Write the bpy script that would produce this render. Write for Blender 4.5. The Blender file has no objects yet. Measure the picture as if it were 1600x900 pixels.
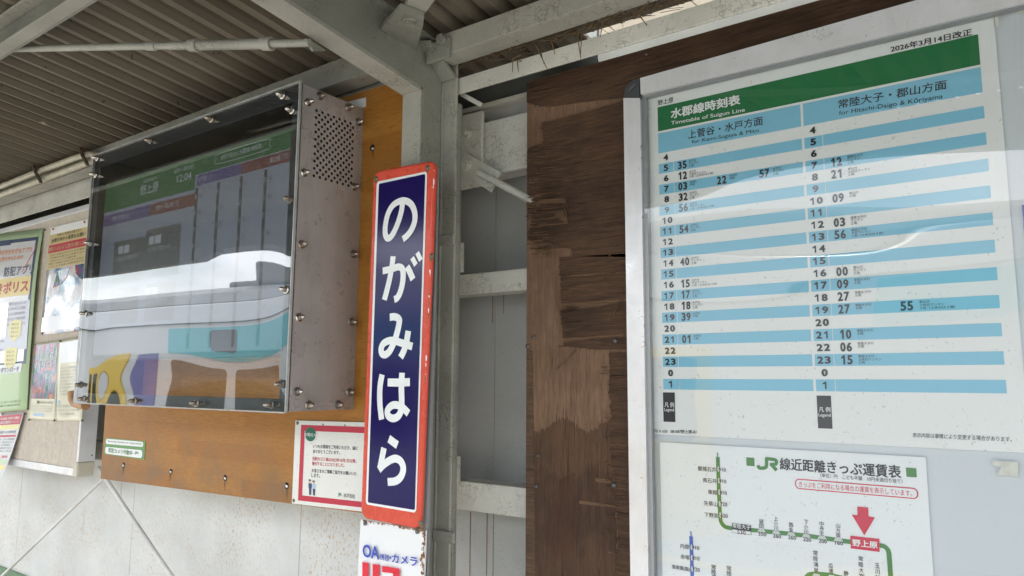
import bpy, bmesh, math, random
from mathutils import Vector, Matrix, noise
rnd = random.Random(7)
R = math.radians
PI = math.pi
sc = bpy.context.scene
col = sc.collection
EYE = 1.5                                            # camera height over the platform

# ------------------------------------------------------------------ camera
YAW, PIT, ROL, FPX = R(35.4948), R(7.2824), R(0.29515), 1133.87
fw = Vector((-math.sin(YAW) * math.cos(PIT), math.cos(YAW) * math.cos(PIT), math.sin(PIT)))
rt = fw.cross(Vector((0, 0, 1))).normalized()
up = rt.cross(fw)
r2 = rt * math.cos(ROL) + up * math.sin(ROL)
u2 = -rt * math.sin(ROL) + up * math.cos(ROL)
cd = bpy.data.cameras.new('camera')
cam = bpy.data.objects.new('camera', cd)
col.objects.link(cam)
cam.matrix_world = Matrix(((r2.x, u2.x, -fw.x, 0), (r2.y, u2.y, -fw.y, 0), (r2.z, u2.z, -fw.z, EYE), (0, 0, 0, 1)))
cd.sensor_width = 36
cd.lens = FPX / 1600 * 36
cd.clip_start = 0.05
cd.clip_end = 3000
sc.camera = cam
sc.render.resolution_x, sc.render.resolution_y = 1024, 576

# ------------------------------------------------------------------ sky, sun, exposure
SUN_EL, SUN_AZ = R(56), R(202)                       # azimuth from +Y (into the wall) towards +X: the sun stands over the track
w = bpy.data.worlds.new('World')
sc.world = w
w.use_nodes = True
nt = w.node_tree
nt.nodes.clear()
wo = nt.nodes.new('ShaderNodeOutputWorld')
bg = nt.nodes.new('ShaderNodeBackground')
sky = nt.nodes.new('ShaderNodeTexSky')
sky.sky_type = 'NISHITA'
sky.sun_disc = False
sky.sun_elevation = SUN_EL
sky.sun_rotation = SUN_AZ
sky.air_density = 1.2
sky.dust_density = 2.0
tc = nt.nodes.new('ShaderNodeTexCoord')
mp = nt.nodes.new('ShaderNodeMapping')
mp.inputs['Scale'].default_value = (1, 1, 3)
cn = nt.nodes.new('ShaderNodeTexNoise')
cn.inputs['Scale'].default_value = 2.2
cn.inputs['Detail'].default_value = 7
cn.inputs['Roughness'].default_value = 0.55
cr = nt.nodes.new('ShaderNodeValToRGB')
cr.color_ramp.elements[0].position = 0.36
cr.color_ramp.elements[1].position = 0.58
cm = nt.nodes.new('ShaderNodeMixRGB')
cm.inputs['Color2'].default_value = (11.5, 11.8, 12.4, 1)
nt.links.new(tc.outputs['Generated'], mp.inputs['Vector'])
nt.links.new(mp.outputs['Vector'], cn.inputs['Vector'])
nt.links.new(cn.outputs['Fac'], cr.inputs['Fac'])
nt.links.new(cr.outputs['Color'], cm.inputs['Fac'])
nt.links.new(sky.outputs['Color'], cm.inputs['Color1'])
nt.links.new(cm.outputs['Color'], bg.inputs['Color'])
bg.inputs['Strength'].default_value = 0.13
nt.links.new(bg.outputs['Background'], wo.inputs['Surface'])
sl = bpy.data.lights.new('sun', 'SUN')
sl.energy = 3.2
sl.angle = R(0.6)
sl.color = (1, 0.95, 0.88)
so = bpy.data.objects.new('sun', sl)
col.objects.link(so)
sd = Vector((math.sin(SUN_AZ) * math.cos(SUN_EL), math.cos(SUN_AZ) * math.cos(SUN_EL), math.sin(SUN_EL)))
so.rotation_euler = sd.to_track_quat('Z', 'Y').to_euler()
sc.view_settings.view_transform = 'Standard'
sc.view_settings.look = 'None'
sc.view_settings.gamma = 1
sc.view_settings.use_curve_mapping = False
sc.view_settings.exposure = 1.72
sc.cycles.max_bounces = 10
sc.cycles.diffuse_bounces = 6
sc.cycles.transparent_max_bounces = 16
sc.cycles.use_denoising = True
sc.cycles.caustics_reflective = False
sc.cycles.caustics_refractive = False

# ------------------------------------------------------------------ where a viewing ray meets a plane of the place
def ray(x, y):
    return r2 * ((x - 800) / FPX) - u2 * ((y - 450) / FPX) + fw
def P(x, y, D):
    d = ray(x, y)
    return d * (D / d.y)
def PX(x, y, X):
    d = ray(x, y)
    return d * (X / d.x)
def PZ(x, y, Z):
    d = ray(x, y)
    return d * (Z / d.z)

# ------------------------------------------------------------------ materials
def new_mat(name):
    m = bpy.data.materials.new(name)
    m.use_nodes = True
    t = m.node_tree
    return m, t, t.nodes['Principled BSDF']
def nd(t, kind, **kw):
    n = t.nodes.new(kind)
    for k, v in kw.items():
        if k in n.inputs:
            n.inputs[k].default_value = v
        else:
            setattr(n, k, v)
    return n
def coords(t, scale=(1, 1, 1)):
    c = nd(t, 'ShaderNodeTexCoord')
    m = nd(t, 'ShaderNodeMapping', Scale=scale)
    t.links.new(c.outputs['Object'], m.inputs['Vector'])
    return m.outputs['Vector']
def ramp(t, src, a, b, lo=0.0, hi=1.0):
    n = nd(t, 'ShaderNodeMapRange')
    n.inputs['From Min'].default_value = a
    n.inputs['From Max'].default_value = b
    n.inputs['To Min'].default_value = lo
    n.inputs['To Max'].default_value = hi
    t.links.new(src, n.inputs['Value'])
    return n.outputs['Result']
def mixc(t, fac, a, b):
    n = nd(t, 'ShaderNodeMixRGB')
    for s, v in (('Fac', fac), ('Color1', a), ('Color2', b)):
        if isinstance(v, (int, float)):
            n.inputs[s].default_value = v
        elif isinstance(v, tuple):
            n.inputs[s].default_value = (*v, 1)
        else:
            t.links.new(v, n.inputs[s])
    return n.outputs['Color']
def mul(t, a, b, op='MULTIPLY'):
    n = nd(t, 'ShaderNodeMath', operation=op)
    for i, v in enumerate((a, b)):
        if isinstance(v, (int, float)):
            n.inputs[i].default_value = v
        else:
            t.links.new(v, n.inputs[i])
    return n.outputs[0]
def nd_abs(t, a):
    n = nd(t, 'ShaderNodeMath', operation='ABSOLUTE')
    t.links.new(a, n.inputs[0])
    return n.outputs[0]
def noi(t, vec, scale, detail=4, rough=0.55, dist=0.0):
    n = nd(t, 'ShaderNodeTexNoise', Scale=scale, Detail=detail, Roughness=rough, Distortion=dist)
    t.links.new(vec, n.inputs['Vector'])
    return n.outputs['Fac']
def bump(t, p, h, strength, dist=0.002):
    b = nd(t, 'ShaderNodeBump', Strength=strength, Distance=dist)
    t.links.new(h, b.inputs['Height'])
    t.links.new(b.outputs['Normal'], p.inputs['Normal'])

def plain(name, c, rough=0.5, metal=0.0, vary=0.0, vscale=8.0, coat=0.0, bmp=0.0, bscale=200.0, speck=0.0, smear=0.0, spec=0.5):
    m, t, p = new_mat(name)
    p.inputs['Base Color'].default_value = (*c, 1)
    p.inputs['Roughness'].default_value = rough
    p.inputs['Metallic'].default_value = metal
    p.inputs['Coat Weight'].default_value = coat
    p.inputs['Coat Roughness'].default_value = 0.06
    v = coords(t)
    if vary:
        f = noi(t, v, vscale, 5)
        d = tuple(x * (1 - vary) for x in c)
        l = tuple(min(1, x * (1 + vary)) for x in c)
        base = mixc(t, ramp(t, f, 0.3, 0.7), d, l)
    else:
        base = c
    if smear:
        sv_ = coords(t, (1, 1, 0.16))
        base = mixc(t, ramp(t, noi(t, sv_, 34, 6, 0.65), 0.50, 0.74, 0, smear), base, tuple(x * 0.45 for x in c))
        base = mixc(t, ramp(t, noi(t, v, 9, 6, 0.7), 0.52, 0.76, 0, smear), base, (c[0] * 0.62, c[1] * 0.56, c[2] * 0.50))
        t.links.new(ramp(t, noi(t, v, 14, 6, 0.7), 0.35, 0.7, max(0.05, rough - 0.12), rough + 0.18), p.inputs['Roughness'])
    if speck:
        sq_ = ramp(t, noi(t, v, 190, 2, 0.6), 0.66, 0.70)
        sq_ = mul(t, sq_, ramp(t, noi(t, v, 11, 3), 0.40, 0.6))
        base = mixc(t, mul(t, sq_, speck), base, (0.05, 0.04, 0.03))
    if vary or smear or speck:
        if not isinstance(base, tuple):
            t.links.new(base, p.inputs['Base Color'])
    p.inputs['Specular IOR Level'].default_value = spec
    if bmp:
        bump(t, p, noi(t, v, bscale, 3), bmp, 0.001)
    return m

def steel_paint(name, c, speck=0.5, cracks=0.5, rust=0.25, grime=0.35, streak=False):
    m, t, p = new_mat(name)
    v = coords(t)
    base = mixc(t, ramp(t, noi(t, v, 5, 6), 0.35, 0.7), tuple(x * (1 - grime) for x in c), c)
    base = mixc(t, mul(t, ramp(t, noi(t, v, 38, 5, 0.7), 0.52, 0.75), grime), base, tuple(x * 0.55 for x in (c[0], c[1] * 0.96, c[2] * 0.86)))
    # fine dark specks
    sp = ramp(t, noi(t, v, 260, 2, 0.6), 0.63, 0.68)
    sp = mul(t, sp, ramp(t, noi(t, v, 16, 3), 0.42, 0.6))
    base = mixc(t, mul(t, sp, speck), base, (0.07, 0.055, 0.04))
    # hairline cracks in the paint
    wv = nd(t, 'ShaderNodeVectorMath', operation='MULTIPLY_ADD')
    nn = nd(t, 'ShaderNodeTexNoise', Scale=30.0, Detail=3.0)
    t.links.new(v, nn.inputs['Vector'])
    t.links.new(nn.outputs['Color'], wv.inputs[0])
    wv.inputs[1].default_value = (0.05, 0.05, 0.05)
    t.links.new(v, wv.inputs[2])
    vo = nd(t, 'ShaderNodeTexVoronoi', feature='DISTANCE_TO_EDGE', Scale=55.0)
    t.links.new(wv.outputs[0], vo.inputs['Vector'])
    ck = ramp(t, vo.outputs['Distance'], 0.0, 0.06, 1, 0)
    ck = mul(t, ck, ramp(t, noi(t, v, 11, 4), 0.49, 0.58))
    base = mixc(t, mul(t, ck, cracks), base, (0.10, 0.085, 0.07))
    # rust blooms
    rs = ramp(t, noi(t, v, 26, 8, 0.75), 0.66, 0.72)
    rs = mul(t, rs, ramp(t, noi(t, v, 4.3, 3), 0.45, 0.62))
    base = mixc(t, mul(t, rs, rust), base, (0.17, 0.075, 0.03))
    if streak:
        vs = coords(t, (1, 1, 0.55))
        sx = ramp(t, noi(t, vs, 135, 3, 0.75), 0.56, 0.61)
        sx = mul(t, sx, ramp(t, noi(t, v, 3.0, 5, 0.65), 0.42, 0.60))
        base = mixc(t, mul(t, sx, 0.9), base, (0.47, 0.25, 0.06))
        blm = mul(t, ramp(t, noi(t, coords(t, (1, 1, 0.5)), 30, 6, 0.7), 0.60, 0.70), ramp(t, noi(t, v, 3.0, 5, 0.65), 0.46, 0.64))
        base = mixc(t, mul(t, blm, 0.6), base, (0.50, 0.33, 0.14))
        vs2 = coords(t, (1, 1, 0.02))
        s2 = ramp(t, noi(t, vs2, 20, 2, 0.6), 0.67, 0.73)
        s2 = mul(t, s2, ramp(t, noi(t, v, 7, 3), 0.5, 0.66))
        base = mixc(t, mul(t, s2, 0.45), base, (0.16, 0.13, 0.11))
    t.links.new(base, p.inputs['Base Color'])
    p.inputs['Roughness'].default_value = 0.55
    h = mul(t, noi(t, v, 120, 4), mul(t, ck, -0.8), 'ADD')
    bump(t, p, h, 0.35, 0.0015)
    return m

def wood_panel(name):
    """laminated golden board: staggered strips along X with their own tone"""
    m, t, p = new_mat(name)
    c = nd(t, 'ShaderNodeTexCoord')
    sw = nd(t, 'ShaderNodeSeparateXYZ')
    t.links.new(c.outputs['Object'], sw.inputs[0])
    cb = nd(t, 'ShaderNodeCombineXYZ')
    t.links.new(sw.outputs['X'], cb.inputs['X'])
    t.links.new(sw.outputs['Z'], cb.inputs['Y'])
    br = nd(t, 'ShaderNodeTexBrick', Scale=1.0)
    br.offset = 0.37
    br.inputs['Brick Width'].default_value = 0.31
    br.inputs['Row Height'].default_value = 0.043
    br.inputs['Mortar Size'].default_value = 0.0006
    br.inputs['Color1'].default_value = (0, 0, 0, 1)
    br.inputs['Color2'].default_value = (1, 1, 1, 1)
    br.inputs['Mortar'].default_value = (0.3, 0.3, 0.3, 1)
    t.links.new(cb.outputs[0], br.inputs['Vector'])
    tone = ramp(t, br.outputs['Color'], 0, 1, 0, 1)
    v = coords(t, (3, 3, 40))
    gr = noi(t, v, 9, 6, 0.6, 0.6)
    base = mixc(t, tone, (0.37, 0.148, 0.022), (0.46, 0.203, 0.036))
    base = mixc(t, ramp(t, gr, 0.45, 0.72, 0, 0.6), base, (0.20, 0.08, 0.018))
    v2 = coords(t)
    base = mixc(t, ramp(t, noi(t, v2, 2.2, 3), 0.45, 0.75, 0, 0.5), base, (0.27, 0.115, 0.032))
    fl = ramp(t, noi(t, coords(t, (1, 1, 3.2)), 120, 3, 0.7), 0.60, 0.68)
    base = mixc(t, mul(t, fl, 0.75), base, (0.09, 0.04, 0.012))
    zf = nd(t, 'ShaderNodeSeparateXYZ')
    t.links.new(c.outputs['Object'], zf.inputs[0])
    wear = mul(t, ramp(t, zf.outputs['Z'], EYE - 0.08, EYE - 0.27, 0, 1), ramp(t, noi(t, v2, 8, 7, 0.72), 0.36, 0.62, 0, 0.85))
    base = mixc(t, wear, base, (0.215, 0.125, 0.062))
    t.links.new(base, p.inputs['Base Color'])
    p.inputs['Roughness'].default_value = 0.5
    p.inputs['Specular IOR Level'].default_value = 0.3
    bump(t, p, gr, 0.25, 0.001)
    return m

def veneer(name, c, d, along, rough=0.8):
    m, t, p = new_mat(name)
    def sc_(a, b):
        return (a, 1, b) if along == 'x' else (b, 1, a)
    g1 = noi(t, coords(t, sc_(1.6, 30)), 6, 9, 0.68, 0.5)
    g2 = noi(t, coords(t, sc_(7, 150)), 6, 5, 0.7)
    b = mixc(t, ramp(t, g1, 0.32, 0.68), d, c)
    b = mixc(t, ramp(t, g2, 0.42, 0.70, 0, 0.7), b, tuple(k * 0.45 for k in d))
    # broad stains and sun-bleached grey
    b = mixc(t, ramp(t, noi(t, coords(t), 6.5, 6, 0.6), 0.44, 0.66, 0, 0.7), b, tuple(k * 0.6 for k in d))
    b = mixc(t, ramp(t, noi(t, coords(t, sc_(2, 9)), 4, 5), 0.52, 0.78, 0, 0.35), b, (c[0] * 1.2, c[1] * 1.25, c[2] * 1.35))
    # splits along the grain
    ck = ramp(t, noi(t, coords(t, sc_(1.3, 46)), 5, 4, 0.62, 0.3), 0.635, 0.665)
    ck = mul(t, ck, ramp(t, noi(t, coords(t), 9, 3), 0.40, 0.58))
    b = mixc(t, mul(t, ck, 0.85), b, (0.012, 0.008, 0.005))
    t.links.new(b, p.inputs['Base Color'])
    p.inputs['Roughness'].default_value = rough
    h = mul(t, mul(t, g1, g2, 'ADD'), mul(t, ck, -1.6), 'ADD')
    bump(t, p, h, 0.8, 0.003)
    return m

def pane(name, ior=1.5, haze=0.02, streak=True):
    """clear acrylic: see-through with a two-sided Fresnel reflection and a little dust"""
    m = bpy.data.materials.new(name)
    m.use_nodes = True
    t = m.node_tree
    t.nodes.clear()
    out = nd(t, 'ShaderNodeOutputMaterial')
    tr = nd(t, 'ShaderNodeBsdfTransparent', Color=(0.93, 0.95, 0.95, 1))
    gl = nd(t, 'ShaderNodeBsdfGlossy', Roughness=0.012, Color=(1, 1, 1, 1))
    df = nd(t, 'ShaderNodeBsdfDiffuse', Color=(0.62, 0.6, 0.56, 1))
    # thin sheet: Schlick reflectance of both faces together, the same from either side
    ge = nd(t, 'ShaderNodeNewGeometry')
    dt = nd(t, 'ShaderNodeVectorMath', operation='DOT_PRODUCT')
    t.links.new(ge.outputs['Normal'], dt.inputs[0])
    t.links.new(ge.outputs['Incoming'], dt.inputs[1])
    ca = mul(t, dt.outputs['Value'], 1, 'MULTIPLY')
    ca = nd_abs(t, ca)
    f0 = ((ior - 1) / (ior + 1)) ** 2
    p5 = mul(t, mul(t, 1.0, ca, 'SUBTRACT'), 5, 'POWER')
    f1 = mul(t, mul(t, p5, 1 - f0), f0, 'ADD')
    f2 = mul(t, mul(t, f1, 2), mul(t, f1, 1, 'ADD'), 'DIVIDE')
    v = coords(t)
    dust = ramp(t, noi(t, v, 60, 6, 0.7), 0.45, 0.8, 0.0, haze * 3)
    sp = mul(t, ramp(t, noi(t, v, 420, 2), 0.70, 0.76), 0.3)
    dd = mul(t, dust, sp, 'ADD') if haze > 0 else mul(t, sp, 0.5)
    m1 = nd(t, 'ShaderNodeMixShader')
    t.links.new(dd, m1.inputs[0])
    t.links.new(tr.outputs[0], m1.inputs[1])
    t.links.new(df.outputs[0], m1.inputs[2])
    m2 = nd(t, 'ShaderNodeMixShader')
    t.links.new(f2, m2.inputs[0])
    t.links.new(m1.outputs[0], m2.inputs[1])
    t.links.new(gl.outputs[0], m2.inputs[2])
    t.links.new(m2.outputs[0], out.inputs['Surface'])
    return m

def emit(name, c, s):
    m, t, p = new_mat(name)
    p.inputs['Base Color'].default_value = (0.01, 0.01, 0.01, 1)
    p.inputs['Emission Color'].default_value = (*c, 1)
    p.inputs['Emission Strength'].default_value = s
    p.inputs['Roughness'].default_value = 0.4
    return m

M = {}
M['steel'] = steel_paint('painted_steel_grey_shaded', (0.275, 0.278, 0.235), 0.8, 0.6)  # darker tone: shade put into the colour of webs and returns; also small fittings
M['steel_pale_lit'] = steel_paint('painted_steel_pale_lit', (0.38, 0.372, 0.32), 0.8, 0.6, 0.14, 0.3)  # lighter tone: light put into the colour of lit flanges; also purlins and rods
M['rail'] = steel_paint('painted_rail', (0.62, 0.61, 0.54), 0.7, 0.5, 0.2, 0.25)
M['wall'] = steel_paint('painted_wall_sheet', (0.70, 0.71, 0.69), 0.5, 0.05, 0.3, 0.16, streak=True)
M['wall_plain'] = steel_paint('painted_rod', (0.78, 0.77, 0.74), 0.6, 0.2, 0.3, 0.2)
M['wall_shade_grey'] = steel_paint('wall_sheet_shade_grey', (0.41, 0.415, 0.395), 0.4, 0.05, 0.1, 0.14)  # white sheet right of the post with its shade put into the colour
M['green_paint'] = plain('green_paint', (0.10, 0.2, 0.10), 0.5, 0, 0.2)
M['dark'] = plain('dark_void', (0.02, 0.02, 0.018), 0.8)
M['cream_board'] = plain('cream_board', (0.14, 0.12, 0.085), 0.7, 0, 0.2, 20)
M['gap_shade'] = plain('gap_shade_dark', (0.10, 0.11, 0.10), 0.6, 0, 0.25)  # dark tone standing in for shade under the eave
M['conduit'] = plain('cream_conduit', (0.46, 0.43, 0.33), 0.5, 0, 0.15, 20, speck=0.6, smear=0.35)
M['clamp'] = plain('rusty_clamp', (0.10, 0.075, 0.05), 0.6, 0.4, 0.3, 60)
M['bolt'] = plain('stainless_steel', (0.56, 0.53, 0.49), 0.24, 1.0, 0.3, 90, speck=0.8)
M['bolt_old'] = plain('tarnished_steel', (0.36, 0.31, 0.26), 0.38, 0.9, 0.4, 90, speck=0.8)
M['screw'] = plain('dull_screw', (0.16, 0.15, 0.145), 0.45, 0.7, 0.3, 200)
M['alu'] = plain('anodised_aluminium', (0.74, 0.74, 0.76), 0.38, 0.4, 0.04, 30, speck=0.3, smear=0.16)
M['alu_dark'] = plain('aluminium_groove', (0.34, 0.35, 0.36), 0.45, 0.5)
M['cap'] = plain('grey_plastic_cap', (0.055, 0.06, 0.065), 0.5)
M['box_side'] = plain('brushed_side_plate', (0.46, 0.425, 0.415), 0.33, 0.3, 0.06, 12, speck=0.7, smear=0.3)
M['box_frame'] = plain('dark_inner_frame', (0.022, 0.024, 0.028), 0.4)
M['acrylic_edge'] = plain('acrylic_edge', (0.40, 0.41, 0.40), 0.25, 0, 0.2, 30)
M['black'] = plain('black_plastic', (0.012, 0.012, 0.014), 0.35)
M['wood'] = wood_panel('laminated_wood')
M['ply_dark'] = veneer('weathered_veneer', (0.155, 0.080, 0.041), (0.050, 0.025, 0.013), 'x')
M['ply_light'] = veneer('bare_inner_veneer', (0.30, 0.178, 0.106), (0.18, 0.100, 0.058), 'z')
M['ply_stain'] = veneer('dark_inner_veneer', (0.165, 0.088, 0.046), (0.085, 0.043, 0.023), 'z')
M['ply_stain2'] = veneer('darker_inner_veneer', (0.130, 0.066, 0.034), (0.058, 0.028, 0.014), 'z')
M['ply_warm'] = veneer('fresh_split_veneer', (0.25, 0.145, 0.080), (0.15, 0.082, 0.043), 'x')
M['ply_edge'] = veneer('plywood_edge', (0.20, 0.12, 0.07), (0.10, 0.055, 0.03), 'x')
M['paper'] = plain('poster_paper', (0.80, 0.80, 0.79), 0.55, 0, 0.02, 5, speck=0.35)
M['paper2'] = plain('fare_paper', (0.80, 0.815, 0.83), 0.5, 0, 0.02, 5, speck=0.3)
M['backing'] = plain('backing_panel', (0.60, 0.63, 0.66), 0.5, 0, 0.03, 4)
M['tape'] = plain('aged_tape', (0.64, 0.63, 0.56), 0.4, 0, 0.15, 60)
M['p_green'] = plain('print_green', (0.006, 0.155, 0.045), 0.45)
M['p_blue'] = plain('print_light_blue', (0.22, 0.52, 0.69), 0.5)
M['p_black'] = plain('print_black', (0.022, 0.02, 0.024), 0.5)
M['p_grey'] = plain('print_grey', (0.30, 0.30, 0.31), 0.5)
M['p_white'] = plain('print_white', (0.82, 0.82, 0.82), 0.5)
M['p_red'] = plain('print_red', (0.62, 0.02, 0.06), 0.45)
M['p_rgreen'] = plain('print_route_green', (0.06, 0.22, 0.055), 0.45)
M['p_rblue'] = plain('print_route_blue', (0.05, 0.12, 0.48), 0.45)
M['p_stop'] = plain('print_stop_mark', (0.58, 0.60, 0.58), 0.45)
M['enamel_red'] = plain('enamel_coral', (0.64, 0.080, 0.046), 0.28, 0, 0.08, 14, coat=0.08, bmp=0.08, bscale=30, speck=0.6, smear=0.25, spec=0.3)
M['enamel_blue'] = plain('enamel_indigo', (0.010, 0.005, 0.080), 0.14, 0, 0.05, 14, coat=0.0, bmp=0.07, bscale=35, spec=0.35)
M['enamel_white'] = plain('enamel_white', (0.78, 0.80, 0.80), 0.25, 0, 0.05, 14, coat=0.2, speck=0.3, spec=0.35)
def rusty_enamel():
    m, t, p = new_mat('enamel_white_rusty')
    v = coords(t)
    f = ramp(t, noi(t, v, 34, 6, 0.7), 0.63, 0.70)
    f = mul(t, f, ramp(t, noi(t, v, 9, 3), 0.45, 0.6))
    b = mixc(t, f, (0.76, 0.77, 0.78), (0.36, 0.19, 0.07))
    t.links.new(b, p.inputs['Base Color'])
    p.inputs['Roughness'].default_value = 0.22
    return m
M['enamel_rusty'] = rusty_enamel()
M['stain'] = plain('dark_stain', (0.13, 0.065, 0.022), 0.6)
M['rust'] = plain('rust', (0.22, 0.105, 0.04), 0.8, 0, 0.5, 120)
M['ad_blue'] = plain('enamel_letter_blue', (0.03, 0.07, 0.42), 0.2)
M['ad_red'] = plain('enamel_letter_red', (0.65, 0.005, 0.03), 0.2)
M['notice_red'] = plain('notice_red', (0.50, 0.015, 0.045), 0.4)
M['notice_green'] = plain('notice_green', (0.0, 0.13, 0.07), 0.4)
M['notice_paper'] = plain('notice_paper', (0.74, 0.74, 0.69), 0.4, 0, 0.03, 9, speck=0.5)
M['navy'] = plain('print_navy', (0.03, 0.055, 0.13), 0.4)
M['skin'] = plain('print_skin', (0.72, 0.46, 0.34), 0.5)
M['p_paleblue'] = plain('print_pale_blue', (0.40, 0.55, 0.72), 0.5)
M['sticker_green'] = plain('sticker_green', (0.10, 0.27, 0.075), 0.4)
M['felt'] = plain('beige_pin_panel', (0.58, 0.52, 0.44), 0.9, 0, 0.1, 60, bmp=0.4, bscale=500, speck=0.5, smear=0.2)
M['beige'] = plain('beige_plastic', (0.55, 0.51, 0.41), 0.45)
M['sheet_yellow'] = plain('sheet_yellow', (0.62, 0.50, 0.24), 0.3)
M['sheet_cream'] = plain('sheet_cream', (0.70, 0.67, 0.52), 0.25)
M['sheet_lime'] = plain('sheet_lime', (0.46, 0.60, 0.36), 0.3)
M['sheet_white'] = plain('sheet_white', (0.78, 0.79, 0.82), 0.16, coat=0.6)
M['title_red'] = plain('print_title_red', (0.50, 0.012, 0.02), 0.4)
M['shield'] = plain('print_yellow', (0.76, 0.70, 0.30), 0.4)
M['title_yellow'] = plain('print_amber', (0.80, 0.64, 0.24), 0.4)
M['lav'] = plain('print_lavender', (0.62, 0.64, 0.74), 0.4)
M['p_orange'] = plain('print_orange', (0.72, 0.23, 0.07), 0.4)
M['p_pink'] = plain('print_pink', (0.72, 0.40, 0.50), 0.4)
M['photo'] = None
def photo_mat(name, cols, scale):
    m, t, p = new_mat(name)
    v = coords(t)
    n = noi(t, v, scale, 6, 0.65)
    r = nd(t, 'ShaderNodeValToRGB')
    e = r.color_ramp.elements
    while len(e) < len(cols):
        e.new(0.5)
    for i, c in enumerate(cols):
        e[i].position = 0.3 + 0.4 * i / (len(cols) - 1)
        e[i].color = (*c, 1)
    t.links.new(n, r.inputs['Fac'])
    t.links.new(r.outputs['Color'], p.inputs['Base Color'])
    p.inputs['Roughness'].default_value = 0.12
    p.inputs['Coat Weight'].default_value = 0.6
    bump(t, p, noi(t, coords(t, (6, 1, 1)), 22, 2), 0.25, 0.004)
    return m
M['photo'] = photo_mat('print_photo', [(0.02, 0.05, 0.03), (0.06, 0.16, 0.06), (0.10, 0.16, 0.34), (0.45, 0.06, 0.05), (0.5, 0.35, 0.2)], 22)
M['photo_glare'] = photo_mat('print_photo_glare', [(0.10, 0.18, 0.36), (0.35, 0.48, 0.62), (0.75, 0.76, 0.80), (0.80, 0.78, 0.82), (0.72, 0.5, 0.6)], 16)  # mostly pale: white sky glare put into the print colours
M['pin'] = plain('pin_metal', (0.12, 0.10, 0.08), 0.4, 0.5)
M['pin_red'] = plain('pin_red', (0.50, 0.04, 0.08), 0.35)
M['elbow'] = plain('tan_pipe', (0.42, 0.23, 0.11), 0.55, 0, 0.2, 60)
M['straw'] = plain('dry_straw', (0.11, 0.072, 0.036), 0.9, 0, 0.4, 90)
M['web'] = plain('old_web', (0.42, 0.42, 0.38), 0.9)
M['pane'] = pane('box_acrylic', 1.72, 0.022)
M['clear'] = pane('side_acrylic', 1.2, 0.02)
M['pane2'] = pane('case_acrylic', 1.40, 0.0)
def roof_mat():
    m, t, p = new_mat('old_roof_sheet')
    v = coords(t, (1, 0.25, 1))
    b = mixc(t, ramp(t, noi(t, v, 6, 6), 0.3, 0.7), (0.118, 0.101, 0.073), (0.195, 0.170, 0.127))
    b = mixc(t, ramp(t, noi(t, coords(t), 1.3, 4), 0.42, 0.68, 0, 0.55), b, (0.115, 0.085, 0.052))
    sp = ramp(t, noi(t, coords(t), 75, 2, 0.5), 0.70, 0.73)
    b = mixc(t, mul(t, sp, 0.8), b, (0.03, 0.025, 0.02))
    pl = ramp(t, noi(t, coords(t, (1, 0.6, 1)), 17, 5, 0.6), 0.715, 0.725)
    b = mixc(t, mul(t, pl, 0.8), b, (0.42, 0.39, 0.33))
    t.links.new(b, p.inputs['Base Color'])
    p.inputs['Roughness'].default_value = 0.8
    bump(t, p, noi(t, coords(t), 60, 5), 0.3, 0.002)
    return m
M['roof'] = roof_mat()
M['platform'] = plain('platform_paving', (0.29, 0.28, 0.265), 0.85, 0, 0.12, 3, bmp=0.3)
M['ballast'] = plain('ballast', (0.24, 0.22, 0.20), 0.9, 0, 0.4, 30, bmp=0.6, bscale=25)
M['earth'] = plain('field', (0.10, 0.13, 0.05), 0.95, 0, 0.3, 0.4)
M['tr_white'] = plain('train_white', (0.70, 0.71, 0.72), 0.3)
M['tr_steel'] = plain('train_steel', (0.50, 0.52, 0.53), 0.35, 0.3)
M['tr_roof'] = plain('train_roof', (0.30, 0.31, 0.32), 0.85, 0, 0.15, 2)
M['tr_unit'] = plain('train_roof_unit', (0.16, 0.165, 0.17), 0.6)
M['tr_teal'] = plain('train_teal', (0.09, 0.52, 0.58), 0.3)
M['tr_yellow'] = plain('train_yellow', (0.85, 0.58, 0.06), 0.3)
M['tr_glass'] = plain('train_glass', (0.02, 0.024, 0.028), 0.05)
M['tr_dark'] = plain('train_underframe', (0.05, 0.05, 0.05), 0.7)
M['tr_violet'] = plain('train_violet', (0.16, 0.15, 0.42), 0.35)
M['rail_steel'] = plain('rail_steel', (0.22, 0.17, 0.13), 0.45, 0.7)
M['leaf'] = plain('leaves', (0.035, 0.075, 0.022), 0.7, 0, 0.35, 2)
M['bark'] = plain('bark', (0.10, 0.075, 0.05), 0.9)
M['yel_line'] = plain('tactile_yellow', (0.62, 0.45, 0.06), 0.7)

# ------------------------------------------------------------------ mesh helper
_txt = {}
def glyphs(body, off):
    k = (body, off)
    if k not in _txt:
        cu = bpy.data.curves.new('t', 'FONT')
        cu.body = body
        cu.size = 1
        cu.offset = off
        cu.resolution_u = 3
        o = bpy.data.objects.new('t', cu)
        col.objects.link(o)
        dg = bpy.context.evaluated_depsgraph_get()
        me = bpy.data.meshes.new_from_object(o.evaluated_get(dg))
        vs = [tuple(q.co[:2]) for q in me.vertices]
        fs = [tuple(q.vertices) for q in me.polygons]
        bpy.data.objects.remove(o)
        bpy.data.curves.remove(cu)
        bpy.data.meshes.remove(me)
        _txt[k] = (vs, fs)
    return _txt[k]

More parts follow.
